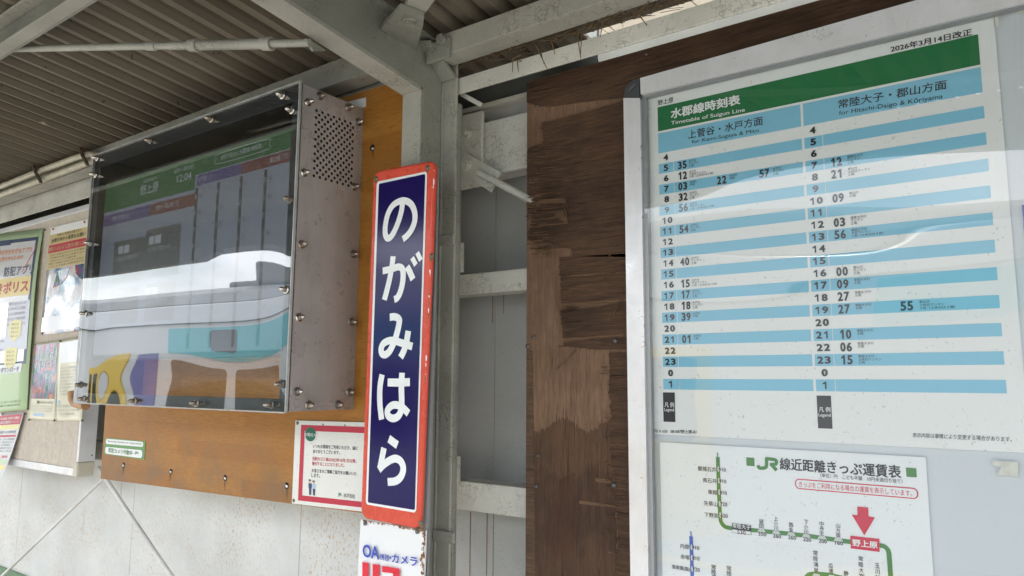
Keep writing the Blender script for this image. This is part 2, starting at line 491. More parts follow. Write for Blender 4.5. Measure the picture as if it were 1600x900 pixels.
class MB:
    def __init__(s):
        s.v, s.f, s.m, s.sm, s.mats = [], [], [], [], []
    def mi(s, mat):
        if mat not in s.mats:
            s.mats.append(mat)
        return s.mats.index(mat)
    def add(s, vs, fs, mat, smooth=False):
        b = len(s.v)
        s.v += [tuple(q) for q in vs]
        i = s.mi(mat)
        for f in fs:
            s.f.append(tuple(b + k for k in f))
            s.m.append(i)
            s.sm.append(smooth)
        return s
    def box(s, x0, x1, y0, y1, z0, z1, mat):
        v = [(x, y, z) for x in (x0, x1) for y in (y0, y1) for z in (z0, z1)]
        return s.add(v, [(0, 1, 3, 2), (4, 6, 7, 5), (0, 4, 5, 1), (2, 3, 7, 6), (0, 2, 6, 4), (1, 5, 7, 3)], mat)
    def prism(s, pts, d, mat, mat_side=None):
        """closed polygon pts (3-D) pushed along vector d"""
        n = len(pts)
        a = [Vector(q) for q in pts]
        d = Vector(d)
        b = [q + d for q in a]
        nrm = sum(((a[i] - a[0]).cross(a[(i + 1) % n] - a[0]) for i in range(n)), Vector())
        flip = nrm.dot(d) > 0
        f1 = tuple(range(n))
        f2 = tuple(range(2 * n - 1, n - 1, -1))
        side = [(i, n + i, n + (i + 1) % n, (i + 1) % n) for i in range(n)]
        if flip:
            f1, f2 = f1[::-1], f2[::-1]
            side = [q[::-1] for q in side]
        s.add(a + b, [f1, f2], mat)
        s.add(a + b, side, mat_side or mat)
        return s
    def flat(s, pts, mat):
        """thin printed shape facing the platform (normal towards -Y)"""
        a = [Vector(q) for q in pts]
        n = sum(((a[i] - a[0]).cross(a[(i + 1) % len(a)] - a[0]) for i in range(len(a))), Vector())
        f = tuple(range(len(a)))
        if n.y > 0:
            f = f[::-1]
        return s.add(a, [f], mat)
    def rect(s, x0, x1, z0, z1, y, mat):
        return s.flat([(x0, y, z0), (x1, y, z0), (x1, y, z1), (x0, y, z1)], mat)
    def pq(s, pts, D, mat):
        return s.flat([P(x, y, D) for x, y in pts], mat)
    def tube(s, path, r, mat, n=10, caps=True, smooth=True):
        path = [Vector(q) for q in path]
        rings = []
        k = len(path)
        rad = r if isinstance(r, (list, tuple)) else [r] * k
        for i in range(k):
            t = (path[min(i + 1, k - 1)] - path[max(i - 1, 0)]).normalized()
            a = Vector((0, 0, 1)) if abs(t.z) < 0.9 else Vector((1, 0, 0))
            e = t.cross(a).normalized()
            g = e.cross(t)
            rings.append([path[i] + (e * math.cos(2 * PI * j / n) + g * math.sin(2 * PI * j / n)) * rad[i] for j in range(n)])
        v = [q for ring in rings for q in ring]
        f = [(i * n + j, i * n + (j + 1) % n, (i + 1) * n + (j + 1) % n, (i + 1) * n + j) for i in range(k - 1) for j in range(n)]
        s.add(v, [q[::-1] for q in f], mat, smooth)
        if caps:
            s.add(rings[0], [tuple(range(n))], mat)
            s.add(rings[-1], [tuple(range(n))[::-1]], mat)
        return s
    def lathe(s, o, ax, prof, mat, n=14, smooth=True):
        """profile of (distance along axis, radius)"""
        o, ax = Vector(o), Vector(ax).normalized()
        return s.tube([o + ax * a for a, _ in prof], [max(b, 1e-5) for _, b in prof], mat, n, True, smooth)
    def hexn(s, o, ax, r, h, mat):
        return s.tube([Vector(o), Vector(o) + Vector(ax).normalized() * h], r, mat, 6, True, False)
    def stroke(s, pts, wd, y, mat, curved=True, ends=True):
        """flat ribbon in an X-Z plane at depth y"""
        q = [Vector((a[0], a[1])) for a in pts]
        if curved and len(q) > 2:
            o = []
            for i in range(len(q) - 1):
                p0, p1, p2, p3 = q[max(i - 1, 0)], q[i], q[i + 1], q[min(i + 2, len(q) - 1)]
                for k in range(6):
                    u = k / 6
                    o.append(0.5 * ((2 * p1) + (p2 - p0) * u + (2 * p0 - 5 * p1 + 4 * p2 - p3) * u * u + (3 * p1 - p0 - 3 * p2 + p3) * u ** 3))
            q = o + [q[-1]]
        L, Rr = [], []
        y0 = y
        for i in range(len(q)):
            y = y0 - 4e-6 * i
            t = (q[min(i + 1, len(q) - 1)] - q[max(i - 1, 0)]).normalized()
            n = Vector((-t.y, t.x)) * wd / 2
            L.append((q[i].x + n.x, y, q[i].y + n.y))
            Rr.append((q[i].x - n.x, y, q[i].y - n.y))
        for i in range(len(q) - 1):
            s.flat([L[i], L[i + 1], Rr[i + 1], Rr[i]], mat)
        return s
    def disc(s, cx, cz, r, y, mat, n=24, rz=None):
        return s.flat([(cx + r * math.cos(2 * PI * k / n), y, cz + (rz or r) * math.sin(2 * PI * k / n)) for k in range(n)], mat)
    def text(s, body, x0, x1, z0, z1, y, mat, off=0.0, xf=None):
        """lettering fitted to a rectangle of the X-Z plane (or through xf(u, v))"""
        vs, fs = glyphs(body, 0.0)
        if not vs:
            return s
        shifts = [(0, 0)]
        if off > 0.0:
            d_ = off * 1.15
            shifts = [(0, 0), (d_, 0), (-d_, 0), (0, d_ * 0.8), (0, -d_ * 0.8)]
            if off > 0.012:
                shifts += [(d_ * 0.7, d_ * 0.6), (-d_ * 0.7, d_ * 0.6), (d_ * 0.7, -d_ * 0.6), (-d_ * 0.7, -d_ * 0.6)]
        a0, a1 = min(q[0] for q in vs), max(q[0] for q in vs)
        b0, b1 = min(q[1] for q in vs), max(q[1] for q in vs)
        if b1 - b0 < 1e-6 or a1 - a0 < 1e-6:
            return s
        mx = max((abs(q[0]) for q in shifts), default=0)
        a0, a1, b0, b1 = a0 - mx, a1 + mx, b0 - mx * 0.8, b1 + mx * 0.8
        for k, (sx, sy) in enumerate(shifts):
            o = []
            for a, b in vs:
                u, v = (a + sx - a0) / (a1 - a0), (b + sy - b0) / (b1 - b0)
                q = xf(u, v) if xf else (x0 + (x1 - x0) * u, y, z0 + (z1 - z0) * v)
                o.append((q[0], q[1] - 8e-6 * k, q[2]))
            # faces from fonts may be wound either way: face them towards -Y
            g = []
            for f in fs:
                p, q, r_ = (Vector(o[f[0]]), Vector(o[f[1]]), Vector(o[f[2]]))
                g.append(f if (q - p).cross(r_ - p).y < 0 else f[::-1])
            s.add(o, g, mat)
        return s
    def digits(s, body, xc, z, h, y, mat, wide=0.62, off=0.03):
        """sans numerals of even width centred on xc; the one is a stem with a flag"""
        cw = h * wide
        pitch_ = cw * 1.18
        for k, ch in enumerate(body):
            cx = xc + (k - (len(body) - 1) / 2) * pitch_
            if ch == '1':
                st = h * 0.20
                s.flat([(cx - st * 0.2, y, z - h / 2), (cx + st * 0.8, y, z - h / 2), (cx + st * 0.8, y, z + h / 2), (cx - st * 0.05, y, z + h / 2),
                        (cx - cw * 0.42, y, z + h * 0.27), (cx - cw * 0.42, y, z + h * 0.12), (cx - st * 0.2, y, z + h * 0.2)], mat)
            else:
                s.text(ch, cx - cw / 2, cx + cw / 2, z - h / 2, z + h / 2, y, mat, off)
        return s
    def ptext(s, body, cx, cy, wpx, hpx, D, mat, off=0.0):
        """lettering centred where the ray through (cx, cy) meets plane Y = D, with the width and height seen there"""
        x0, x1 = P(cx - wpx / 2, cy, D).x, P(cx + wpx / 2, cy, D).x
        z0, z1 = P(cx, cy + hpx / 2, D).z, P(cx, cy - hpx / 2, D).z
        return s.text(body, x0, x1, z0, z1, D, mat, off)
    def qtext(s, body, quad, D, mat, off=0.0):
        """lettering in a leaning quad: tl, tr, br, bl as seen on plane Y = D"""
        tl, tr, br, bl = [P(x, y, D) for x, y in quad]
        def xf(u, v):
            return (bl * (1 - u) + br * u) * (1 - v) + (tl * (1 - u) + tr * u) * v
        return s.text(body, 0, 1, 0, 1, D, mat, off, xf)
    def build(s, name, parent=None, bevel=0.0, seg=2):
        me = bpy.data.meshes.new(name)
        off = parent.location if parent is not None and parent.type == 'EMPTY' else Vector()
        if parent is not None and parent.type != 'EMPTY' and parent.parent is not None:
            off = parent.parent.location
        me.from_pydata([(x - off.x, y - off.y, z + EYE - off.z) for x, y, z in s.v], [], s.f)
        for m in s.mats:
            me.materials.append(m)
        me.polygons.foreach_set('material_index', s.m)
        me.polygons.foreach_set('use_smooth', s.sm)
        me.update()
        o = bpy.data.objects.new(name, me)
        col.objects.link(o)
        if parent is not None:
            o.parent = parent
        if bevel:
            b = o.modifiers.new('bevel', 'BEVEL')
            b.width = bevel
            b.segments = seg
            b.limit_method = 'ANGLE'
            b.angle_limit = R(40)
        return o

def tag(o, label, cat, group=None):
    o['label'] = label
    o['category'] = cat
    if group:
        o['group'] = group
    return o
def thing(name, label, cat, loc, group=None):
    o = bpy.data.objects.new(name, None)
    o.empty_display_size = 0.05
    col.objects.link(o)
    o.location = (0, 0, 0)
    # texture coordinates stay those of the place, so parts keep world-sized patterns
    return tag(o, label, cat, group)
def struct(mb, name):
    o = mb.build(name)
    o['kind'] = 'structure'
    return o
def copy_tree(o, dx, label, parent=None):
    c = o.copy()
    col.objects.link(c)
    if parent is None:
        c.location = Vector(o.location) + Vector(dx)
        c['label'] = label
    else:
        c.parent = parent
    for ch in list(o.children):
        copy_tree(ch, dx, None, c)
    return c

# ================================================================== THE SETTING
TRD = -4.0                                            # train side
g = MB()
g.add([(-400, -400, -2.62), (400, -400, -2.62), (400, 400, -2.62), (-400, 400, -2.62)], [(0, 1, 2, 3)], M['earth'])
struct(g, 'ground')
g = MB()
g.box(-30, 25, -3.82, 2.6, -2.6, -1.5, M['platform'])
struct(g, 'platform_floor')
g = MB()
g.add([(-60, -8.5, -2.55), (60, -8.5, -2.55), (60, -3.83, -2.55), (-60, -3.83, -2.55)], [(0, 1, 2, 3)], M['ballast'])
struct(g, 'track_bed')
g = MB()
g.box(-30, 25, -3.1, -2.8, -1.5, -1.494, M['yel_line'])
struct(g, 'platform_line')

# ------------------------------------------------------------------ roof
def roof_z(D):
    return 0.757 + 0.123 * (1.10 - D)
rf = thing('shelter_roof', 'old brown corrugated roof sheet sloping down to the back wall', 'roof', (0, 0, 0))
mb = MB()
pitch = 0.0665
NS = 14
xsplit = -7.2 + pitch * round((P(925, 48, 1.30).x + 7.2) / pitch)
# the sheet left of the split runs on over the wall to darken the gap there; the one right of it stops short and leaves an open slot
for xa_, xb_, ya in ((-7.2, xsplit, [1.62, 1.30, 0.9, 0.45, 0.0, -0.35, -0.66]), (xsplit, 3.4, [1.285, 0.9, 0.45, 0.0, -0.35, -0.66])):
    # one wave: a broad pan, a narrow hanging rib, then a deep groove
    wave = ((0.0, 0.004), (0.10, 0.001), (0.48, -0.001), (0.56, -0.009), (0.66, -0.010), (0.76, 0.004), (0.82, 0.019), (0.92, 0.019))
    np_ = int(round((xb_ - xa_) / pitch))
    cols_ = [(xa_ + pitch * (k + a_), b_) for k in range(np_) for a_, b_ in wave] + [(xa_ + pitch * np_, 0.004)]
    n = len(cols_) - 1
    mb = MB()
    v = [(X, D, roof_z(D) + 0.010 + dz) for D in ya for X, dz in cols_]
    f = []
    for r_ in range(len(ya) - 1):
        for i in range(n):
            a = r_ * (n + 1) + i
            f.append((a, a + 1, a + n + 2, a + n + 1))
    mb.add(v, f, M['roof'], False)
    o = mb.build('roof_sheet', rf)
    sm = o.modifiers.new('solid', 'SOLIDIFY')
    sm.thickness = 0.006
    sm.offset = -1

# ------------------------------------------------------------------ back wall
wl = thing('back_wall', 'white painted sheet wall with rust speckles and vertical seams behind the boards', 'wall', (0, 0, 0))
WD = 1.40
seams = [-7.0, -4.6, P(30, 800, WD).x, P(206, 830, WD).x, P(468, 860, WD).x, P(700, 700, WD).x + 0.02]
for a, b in zip(seams[:-1], seams[1:]):
    MB().box(a + 0.0012, b - 0.0012, WD, WD + 0.012, -1.5, 0.62, M['wall']).build('wall_sheet', wl, 0.001)
MB().box(seams[-1] + 0.0012, P(772, 700, WD).x, WD - 0.002, WD + 0.01, -1.5, 0.62, M['wall_shade_grey']).build('wall_sheet', wl, 0.001)
MB().box(P(772, 700, WD).x + 0.002, 3.4, WD - 0.002, WD + 0.01, -1.5, 0.62, M['wall_shade_grey']).build('wall_sheet', wl, 0.001)
zb = P(20, 893, 1.39).z
MB().box(-7, -1.1, 1.39, 1.3985, -1.5, zb, M['green_paint']).build('painted_dado', wl)
# thin rust runs on the bay toned grey for shade
mb = MB()
for px, y0, y1 in ((716, 462, 640), (770, 460, 505), (787, 458, 490), (735, 800, 900), (761, 800, 900)):
    t_, b_ = P(px, y0, WD - 0.003), P(px, y1, WD - 0.003)
    mb.rect(t_.x - 0.001, t_.x + 0.001, b_.z, t_.z, WD - 0.003, M['rust'])
mb.build('rust_run', wl)
# added dark boards block the sky and stand in for the eave gap's shade
MB().box(-7.0, P(935, 40, 1.36).x, 1.352, 1.364, 0.50, 0.83, M['gap_shade']).build('eave_board', wl)
MB().box(P(935, 40, 1.36).x + 0.002, 3.4, 1.352, 1.364, 0.50, 0.74, M['gap_shade']).build('eave_board', wl)
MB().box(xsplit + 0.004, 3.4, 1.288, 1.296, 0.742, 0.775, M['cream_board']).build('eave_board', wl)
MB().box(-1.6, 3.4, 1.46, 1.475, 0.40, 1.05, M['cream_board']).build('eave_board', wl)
zt = P(770, 158, 1.26)
MB().box(-1.2, -0.2, 1.335, 1.345, P(770, 192, 1.335).z, P(770, 166, 1.335).z, M['wall_shade_grey']).build('eave_board', wl)
MB().box(-1.2, -0.2, 1.315, 1.345, P(770, 165, 1.315).z, P(770, 158, 1.315).z, M['rail']).build('eave_board', wl)

# ------------------------------------------------------------------ steel post and rafter frame
fr = thing('steel_post', 'grey painted steel post and sloping rafter, flaking and cracked, behind the blue name sign', 'post', (0, 0, 0))
xw = -1.017
mb = MB()
mb.box(-1.07, xw, 1.088, 1.096, -1.5, 0.615, M['steel_pale_lit'])       # front flange, lit face in the lighter tone
mb.box(xw - 0.008, xw, 1.0965, 1.158, -1.5, 0.72, M['steel'])       # web, shaded side in the darker tone
mb.build('post', fr, 0.002)
mb = MB()
mb.box(xw + 0.0005, P(712, 300, 1.16).x, 1.158, 1.165, -1.5, 0.70, M['steel_pale_lit'])  # face turned to the light, in the lighter tone
mb.box(P(712, 300, 1.16).x - 0.008, P(712, 300, 1.16).x, 1.1655, 1.180, -1.5, 0.60, M['steel'])
mb.build('post_angle', fr, 0.003)
# weld bead at the joint
mb = MB()
mb.tube([(xw + 0.002, 1.157, -1.5 + 0.05 * k) for k in range(44)], [0.0035 + 0.0012 * rnd.random() for k in range(44)], M['steel'], 8)
mb.build('weld_bead', fr)
for yy in (376, 838):
    z_ = P(696, yy, 1.156).z
    MB().box(xw + 0.002, P(711, yy, 1.156).x, 1.1505, 1.1575, z_ - 0.011, z_ + 0.011, M['steel_pale_lit']).build('splice_band', fr, 0.0015)
def raf(D):
    return 0.612 + 0.123 * (1.088 - D)
mb = MB()
for D0, D1 in ((1.088, -0.62),):
    z0, z1 = raf(D0), raf(D1)
    mb.prism([(-1.07, D0, z0), (-1.07, D0, z0 + 0.008), (-1.07, D1, z1 + 0.008), (-1.07, D1, z1)], (0.053, 0, 0), M['steel_pale_lit'])
mb.build('rafter_flange', fr, 0.002)
mb = MB()
D0, D1 = 1.157, -0.62
mb.prism([(xw - 0.008, D0, raf(D0) + 0.0085), (xw - 0.008, D0, raf(D0) + 0.112), (xw - 0.008, D1, raf(D1) + 0.112), (xw - 0.008, D1, raf(D1) + 0.0085)], (0.0075, 0, 0), M['steel'])
mb.prism([(xw - 0.0085, D0, raf(D0) + 0.1125), (xw - 0.0085, D0, raf(D0) + 0.118), (xw - 0.0085, D1, raf(D1) + 0.118), (xw - 0.0085, D1, raf(D1) + 0.1125)], (0.03, 0, 0), M['steel'])
mb.build('rafter_web', fr, 0.002)  # rafter side carries the darker, shaded tone
# corner stiffener running from the web to the post angle
mb = MB()
a = PX(652, 82, xw)
st = [(xw, 1.07, 0.70), (xw + 0.03, 1.07, 0.70), (xw + 0.034, 1.16, 0.60), (xw, 1.16, 0.60)]
mb.prism([(xw + 0.0005, 1.085, 0.722), (xw + 0.03, 1.085, 0.715), (xw + 0.042, 1.158, 0.655), (xw + 0.0005, 1.158, 0.655)], (0, -0.006, -0.004), M['steel'])
mb.build('stiffener', fr, 0.002)
# gusset plate for the roof brace
gz = 0.695
gp = [PZ(x, y, gz) for x, y in ((595, 45), (626, 11), (663, 25), (661, 40), (648, 87))]
gus = MB().prism(gp, (0, 0, 0.008), M['steel']).build('gusset_plate', fr, 0.0015)
c = PZ(640, 33, gz)
mb = MB()
mb.hexn(c, (0, 0, -1), 0.012, 0.009, M['steel'])
mb.lathe(c, (0, 0, -1), [(0, 0.015), (0.003, 0.015), (0.003, 0.001)], M['steel'])
mb.build('bolt', gus, 0.0015)

# roof brace: flat bar from the gusset towards the ridge on the right
tb = [PZ(x, y, gz + 0.009) for x, y in ((629, 14), (661, 25), (684, -8), (645, -8))]
dv = ((tb[3] + tb[2]) - (tb[0] + tb[1])).normalized() * 1.3
tb[2] = tb[1] + dv
tb[3] = tb[0] + dv
mb = MB()
mb.prism(tb, (0, 0, 0.008), M['steel_pale_lit'])
tag(mb.build('flat_brace', None, 0.0015), 'flat painted steel brace bolted to the gusset plate at the top of the post', 'brace')

# round tie rod crossing the roof on the left
a, b = PX(484, 67, -1.065), P(0, 77, 0.62)
d = (b - a)
mb = MB()
mb.tube([a, a + d * 1.5], 0.0075, M['steel_pale_lit'], 12)
tr = thing('tie_rod', 'round painted tie rod with turnbuckle crossing under the roof sheet at upper left', 'rod', (0, 0, 0))
mb.build('rod', tr)
mb = MB()
for f0, f1, r_ in ((0.10, 0.33, 0.0105), (0.33, 0.40, 0.0085), (0.10, 0.125, 0.0135), (0.31, 0.335, 0.0135), (0.44, 0.47, 0.0095)):
    mb.tube([a + d * f0, a + d * f1], r_, M['steel_pale_lit'], 10)
mb.build('turnbuckle', tr, 0.001)
mb = MB()
e = PX(472, 66, -1.07)
mb.prism([PX(478, 60, -1.065), PX(494, 68, -1.065), PX(510, 79, -1.065), PX(490, 79, -1.065)], (-0.006, 0, 0), M['steel'])
mb.build('end_plate', tr)

# purlins and eave angles: one span each side of the post
def channel(name, label, x0, x1, D0, D1, z0, z1, mat, lean0=0.0):
    mb = MB()
    mb.box(x0, x1, D0, D0 + 0.005, z0, z1, mat)
    mb.box(x0, x1, D0 + 0.0055, D1, z0, z0 + 0.005, mat)
    mb.box(x0, x1, D0 + 0.0055, D1, z1 - 0.005, z1, mat)
    return tag(mb.build(name, None, 0.0015), label, 'beam')
channel('roof_purlin', 'pale steel eave purlin running right from the post under the roof, above the straw', -0.985, 3.3, 1.10, 1.153, P(750, 67, 1.10).z, P(750, 33, 1.10).z, M['steel_pale_lit'])
zl0, zl1 = P(60, 290, 1.10).z, P(60, 266, 1.10).z
channel('roof_purlin', 'pale steel eave purlin below the two cream conduits, left of the post', -7.0, -1.08, 1.10, 1.153, zl0, zl1, M['steel_pale_lit'])
def angle_bar(name, label, x0, x1, D, z0, z1, mat):
    mb = MB()
    mb.box(x0, x1, D, D + 0.006, z0, z1, mat)
    mb.box(x0, x1, D + 0.0065, D + 0.05, z1 - 0.006, z1, mat)
    return tag(mb.build(name, None, 0.0015), label, 'beam')
angle_bar('eave_angle', 'pale green grey steel angle with dry straw caught on it, over the brown plywood', P(712, 130, 1.17).x + 0.001, 3.3, 1.17, P(750, 137, 1.17).z, P(750, 112, 1.17).z, M['rail'])
angle_bar('eave_angle', 'pale steel angle just above the dark gap over the pin board on the left', -7.0, -1.08, 1.17, P(60, 331, 1.17).z, P(60, 303, 1.17).z, M['rail'])
# C purlin nearer the platform, upper left
zp = 0.740
mb = MB()
mb.box(-6.5, -1.075, 0.618, 0.623, zp, 0.816, M['steel'])  # darker tone for the shade inside the channel
mb.box(-6.5, -1.075, 0.588, 0.6175, zp, zp + 0.005, M['steel_pale_lit'])
mb.box(-6.5, -1.075, 0.588, 0.6175, 0.811, 0.816, M['steel_pale_lit'])
tag(mb.build('roof_purlin', None, 0.001), 'wide pale channel purlin crossing the top left corner of the roof', 'beam')
# cleat that bolts the right purlin to the post head
mb = MB()
zc0, zc1 = P(706, 88, 1.094).z, P(706, 58, 1.094).z
mb.box(xw + 0.012, P(703, 70, 1.094).x, 1.090, 1.0985, zc0, zc1, M['steel'])
b = P(691, 62, 1.09)
mb.hexn((b.x, 1.09, b.z), (0, -1, 0), 0.011, 0.009, M['steel'])
mb.build('purlin_cleat', fr, 0.0015)

# ------------------------------------------------------------------ rails of the back wall right and left of the post
RD = 1.3045
def rail(label, y0, y1, ledge):
    z1, z0 = P(770, y0, RD).z, P(770, y1, RD).z
    mb = MB()
    mb.box(-7, 3.3, RD, RD + 0.005, z0, z1, M['rail'])
    mb.box(-7, 3.3, RD + 0.0055, RD + 0.055, z0, z0 + 0.005, M['rail'])
    mb.box(-7, 3.3, RD + 0.0055, RD + 0.055, z1 - 0.005, z1, M['rail'])
    return tag(mb.build('wall_rail', None, 0.002), label, 'rail')
rail('deep wall rail with bolted cleat and rod, highest of three right of the post', 188, 272, True)
rail('plain painted wall rail at half height, middle one of three right of the post', 424, 457, False)
rail('cracked wall rail with dirty top ledge, lowest of three right of the post', 757, 803, False)
def cleat(px0, px1, y0, y1, bolts, label):
    t = thing('angle_cleat', label, 'bracket', (0, 0, 0), 'cleats bolting the wall rails to the post')
    D = 1.292
    a, b = P(px0, y0, D), P(px1, y1, D)
    mb = MB()
    mb.box(a.x, b.x, D, D + 0.010, b.z, a.z, M['rail'])
    
    cpl = mb.build('plate', t, 0.0015)
    for bx, by in bolts:
        c = P(bx, by, D)
        mb = MB()
        mb.lathe((c.x, D, c.z), (0, -1, 0), [(0, 0.0135), (0.002, 0.0135), (0.002, 0.001)], M['rail'])
        mb.hexn((c.x, D - 0.001, c.z), (0, -1, 0), 0.0105, 0.009, M['rail'])
        mb.lathe((c.x, D - 0.001, c.z), (0, -1, 0), [(0, 0.0055), (0.014, 0.005)], M['rail'])
        mb.build('bolt', cpl, 0.001)
cleat(709, 752, 184, 290, ((731, 208),), 'tall flaking cleat plate with one bolt showing, on the highest wall rail')
cleat(703, 721, 381, 425, (), 'short rusty topped cleat standing on the middle wall rail beside the post')
cleat(700, 715, 712, 757, (), 'short flaking cleat standing on the lowest wall rail beside the post')
# small folded lug below the eave angle
mb = MB()
mb.prism([P(721, 143, 1.19), P(752, 160, 1.19), P(748, 166, 1.19), P(719, 150, 1.19)], (0, 0.006, 0), M['rail'])
tag(mb.build('steel_lug', None), 'small bent steel lug sticking out right of the post under the eave angle', 'bracket')

# rod brace right of the post
t = thing('wall_brace', 'painted rod with flat end plate bolted below the highest wall rail right of the post', 'brace', (0, 0, 0))
D = 1.281
mb = MB()
mb.prism([P(x, y, D) for x, y in ((728, 239), (781, 268), (766, 300), (717, 265), (718, 250))], (0, 0.007, 0), M['rail'])
mb.build('end_plate', t, 0.0015)
mb = MB()
p0, p1 = P(748, 270, D - 0.008), P(830, 313, D + 0.01)
mb.tube([p0, p0 + (p1 - p0) * 2.0], 0.0085, M['rail'], 12)
mb.build('rod', t)
c = P(729, 258, D)
mb = MB()
mb.lathe((c.x, D, c.z), (0, -1, 0), [(0, 0.014), (0.002, 0.014), (0.002, 0.001)], M['rail'])
mb.hexn((c.x, D - 0.001, c.z), (0, -1, 0), 0.011, 0.009, M['rail'])
mb.build('bolt', t, 0.001)

# diagonal rods on the lower left wall
for (x1, y1), lab in (((0, 903), 'thin white rod brace falling to the left over the rusty wall'), ((280, 918), 'scuffed white rod brace falling to the right over the rusty wall')):
    p0, p1 = P(161 if x1 < 100 else 165, 748, 1.27), P(x1, y1, 1.27)
    d = (p1 - p0)
    mb = MB()
    mb.tube([p0 - d * 0.12, p0 + d * 1.8], 0.0060 if x1 < 100 else 0.0070, M['wall_plain'], 10)
    tag(mb.build('wall_brace'), lab, 'brace')

# cream conduits
mb_u = [P(x, y, 1.075) for x, y in ((-260, 390), (-120, 337), (0, 292), (60, 268), (120, 246), (138, 241), (152, 243))]
mb_l = [P(x, y, 1.08) for x, y in ((-260, 402), (-120, 350), (0, 305), (60, 283), (100, 268), (140, 253), (170, 242))]
o = MB().tube(mb_u, 0.0105, M['conduit'], 12).build('conduit_pipe')
tag(o, 'cream conduit pipe along the eave at left, upper one of two', 'pipe')
o = MB().tube(mb_l, 0.0105, M['conduit'], 12).build('conduit_pipe')
tag(o, 'cream conduit pipe along the eave at left, lower one with a coupling', 'pipe')
mb = MB()
q0, q1 = P(64, 281, 1.08), P(74, 277, 1.08)
mb.tube([q0, q1], 0.0125, M['conduit'], 12)
mb.build('coupling', o)
for px, py, lab in ((58, 273, 'dark rusty pipe clamp on the conduits, left of two'), (131, 246, 'dark rusty pipe clamp on the conduits, right one beside the display box')):
    mb = MB()
    c = P(px, py, 1.06)
    for k in range(2):
        mb.tube([P(px - 6 + k * 2, py - 14, 1.062), P(px - 3 + k * 2, py - 3, 1.058), P(px + 5 + k * 2, py + 12, 1.064)], 0.004, M['clamp'], 6)
    mb.hexn(P(px - 3, py - 10, 1.055), (0, -1, 0), 0.006, 0.008, M['clamp'])
    tag(mb.build('pipe_clamp'), lab, 'clamp', 'rusty clamps on the conduits')

# ------------------------------------------------------------------ weathered plywood behind the timetable case
PD = 1.290
ply = thing('plywood_panel', 'dark weathered plywood panel with peeling veneer behind the timetable case', 'plywood', (0, 0, 0))
xl, zt = P(823, 400, PD).x, P(1000, 79, PD).z
mb = MB()
mb.box(xl, 0.35, PD, PD + 0.012, -1.2, zt, M['ply_light'])
mb.build('core', ply)
def rag(pts, seed, amp=1.6, D=PD - 0.0040, th=0.0039):
    """polygon (pixels of the plane) with a ragged, splintered outline"""
    rr = random.Random(seed)
    o = []
    n = len(pts)
    for i in range(n):
        (x0, y0, e), (x1, y1, _) = pts[i], pts[(i + 1) % n]
        o.append((x0, y0))
        if e:
            L = math.hypot(x1 - x0, y1 - y0)
            k = max(2, int(L / e))
            k *= 2
            for j in range(1, k):
                u = (j + rr.uniform(-0.3, 0.3)) / k
                o.append((x0 + (x1 - x0) * u + rr.uniform(-1, 1) * amp * (3 if rr.random() < 0.16 else 1), y0 + (y1 - y0) * u + rr.uniform(-0.5, 0.5) * amp * 0.6))
    return [P(x, y, D) for x, y in o]
def slab(pts, seed, mat, amp=1.6, D=PD - 0.0040, th=0.0039, name='veneer'):
    mb = MB()
    a = rag(pts, seed, amp, D, th)
    bm = bmesh.new()
    vs = [bm.verts.new(q) for q in a]
    es = [bm.edges.new((vs[i], vs[(i + 1) % len(vs)])) for i in range(len(vs))]
    r_ = bmesh.ops.triangle_fill(bm, use_beauty=True, use_dissolve=False, edges=es)
    fs = [[vv.index for vv in f.verts] for f in bm.faces] if False else None
    bm.verts.index_update()
    fs = []
    for f in bm.faces:
        q = [vv.index for vv in f.verts]
        if f.normal.y > 0:
            q = q[::-1]
        fs.append(tuple(q))
    vv = [tuple(q.co) for q in bm.verts]
    bm.free()
    mb.add(vv, fs, mat)
    n = len(vv)
    side = [(i, (i + 1) % n, n + (i + 1) % n, n + i) for i in range(n)]
    mb.add(vv + [(x, y + th, z) for x, y, z in vv], side, M['ply_edge'])
    return mb.build(name, ply)
dk = M['ply_dark']
slab([(823, 128, 0), (1500, -58, 0), (1500, -10, 0), (1010, 118, 0), (990, 152, 9), (957, 154, 14), (900, 160, 12), (862, 166, 12), (838, 165, 6), (823, 160, 0)], 1, dk, 1.2)
slab([(957, 163, 12), (985, 150, 0), (985, 402, 12), (895, 400, 5), (892, 388, 6), (874, 386, 5), (856, 379, 5), (824, 374, 4), (824, 231, 4), (848, 224, 5), (847, 192, 12)], 2, dk, 1.5)
slab([(873, 402, 5), (985, 396, 0), (985, 424, 14), (960, 425, 10), (875, 431, 4)], 3, dk, 1.0)
slab([(876, 434, 12), (962, 428, 8), (985, 428, 0), (985, 466, 12), (876, 473, 4)], 4, dk, 1.0)
slab([(876, 486, 12), (930, 480, 9), (972, 470, 6), (985, 470, 0), (985, 521, 12), (930, 525, 8), (879, 528, 4)], 5, dk, 1.2)
slab([(879, 536, 9), (925, 530, 9), (985, 526, 0), (985, 546, 10), (930, 546, 8), (882, 541, 4)], 6, dk, 1.3)
slab([(952, 551, 7), (985, 551, 0), (987, 905, 0), (962, 905, 6), (966, 830, 6), (962, 780, 5), (957, 740, 6), (953, 700, 8)], 7, dk, 1.4)
mbx = MB()
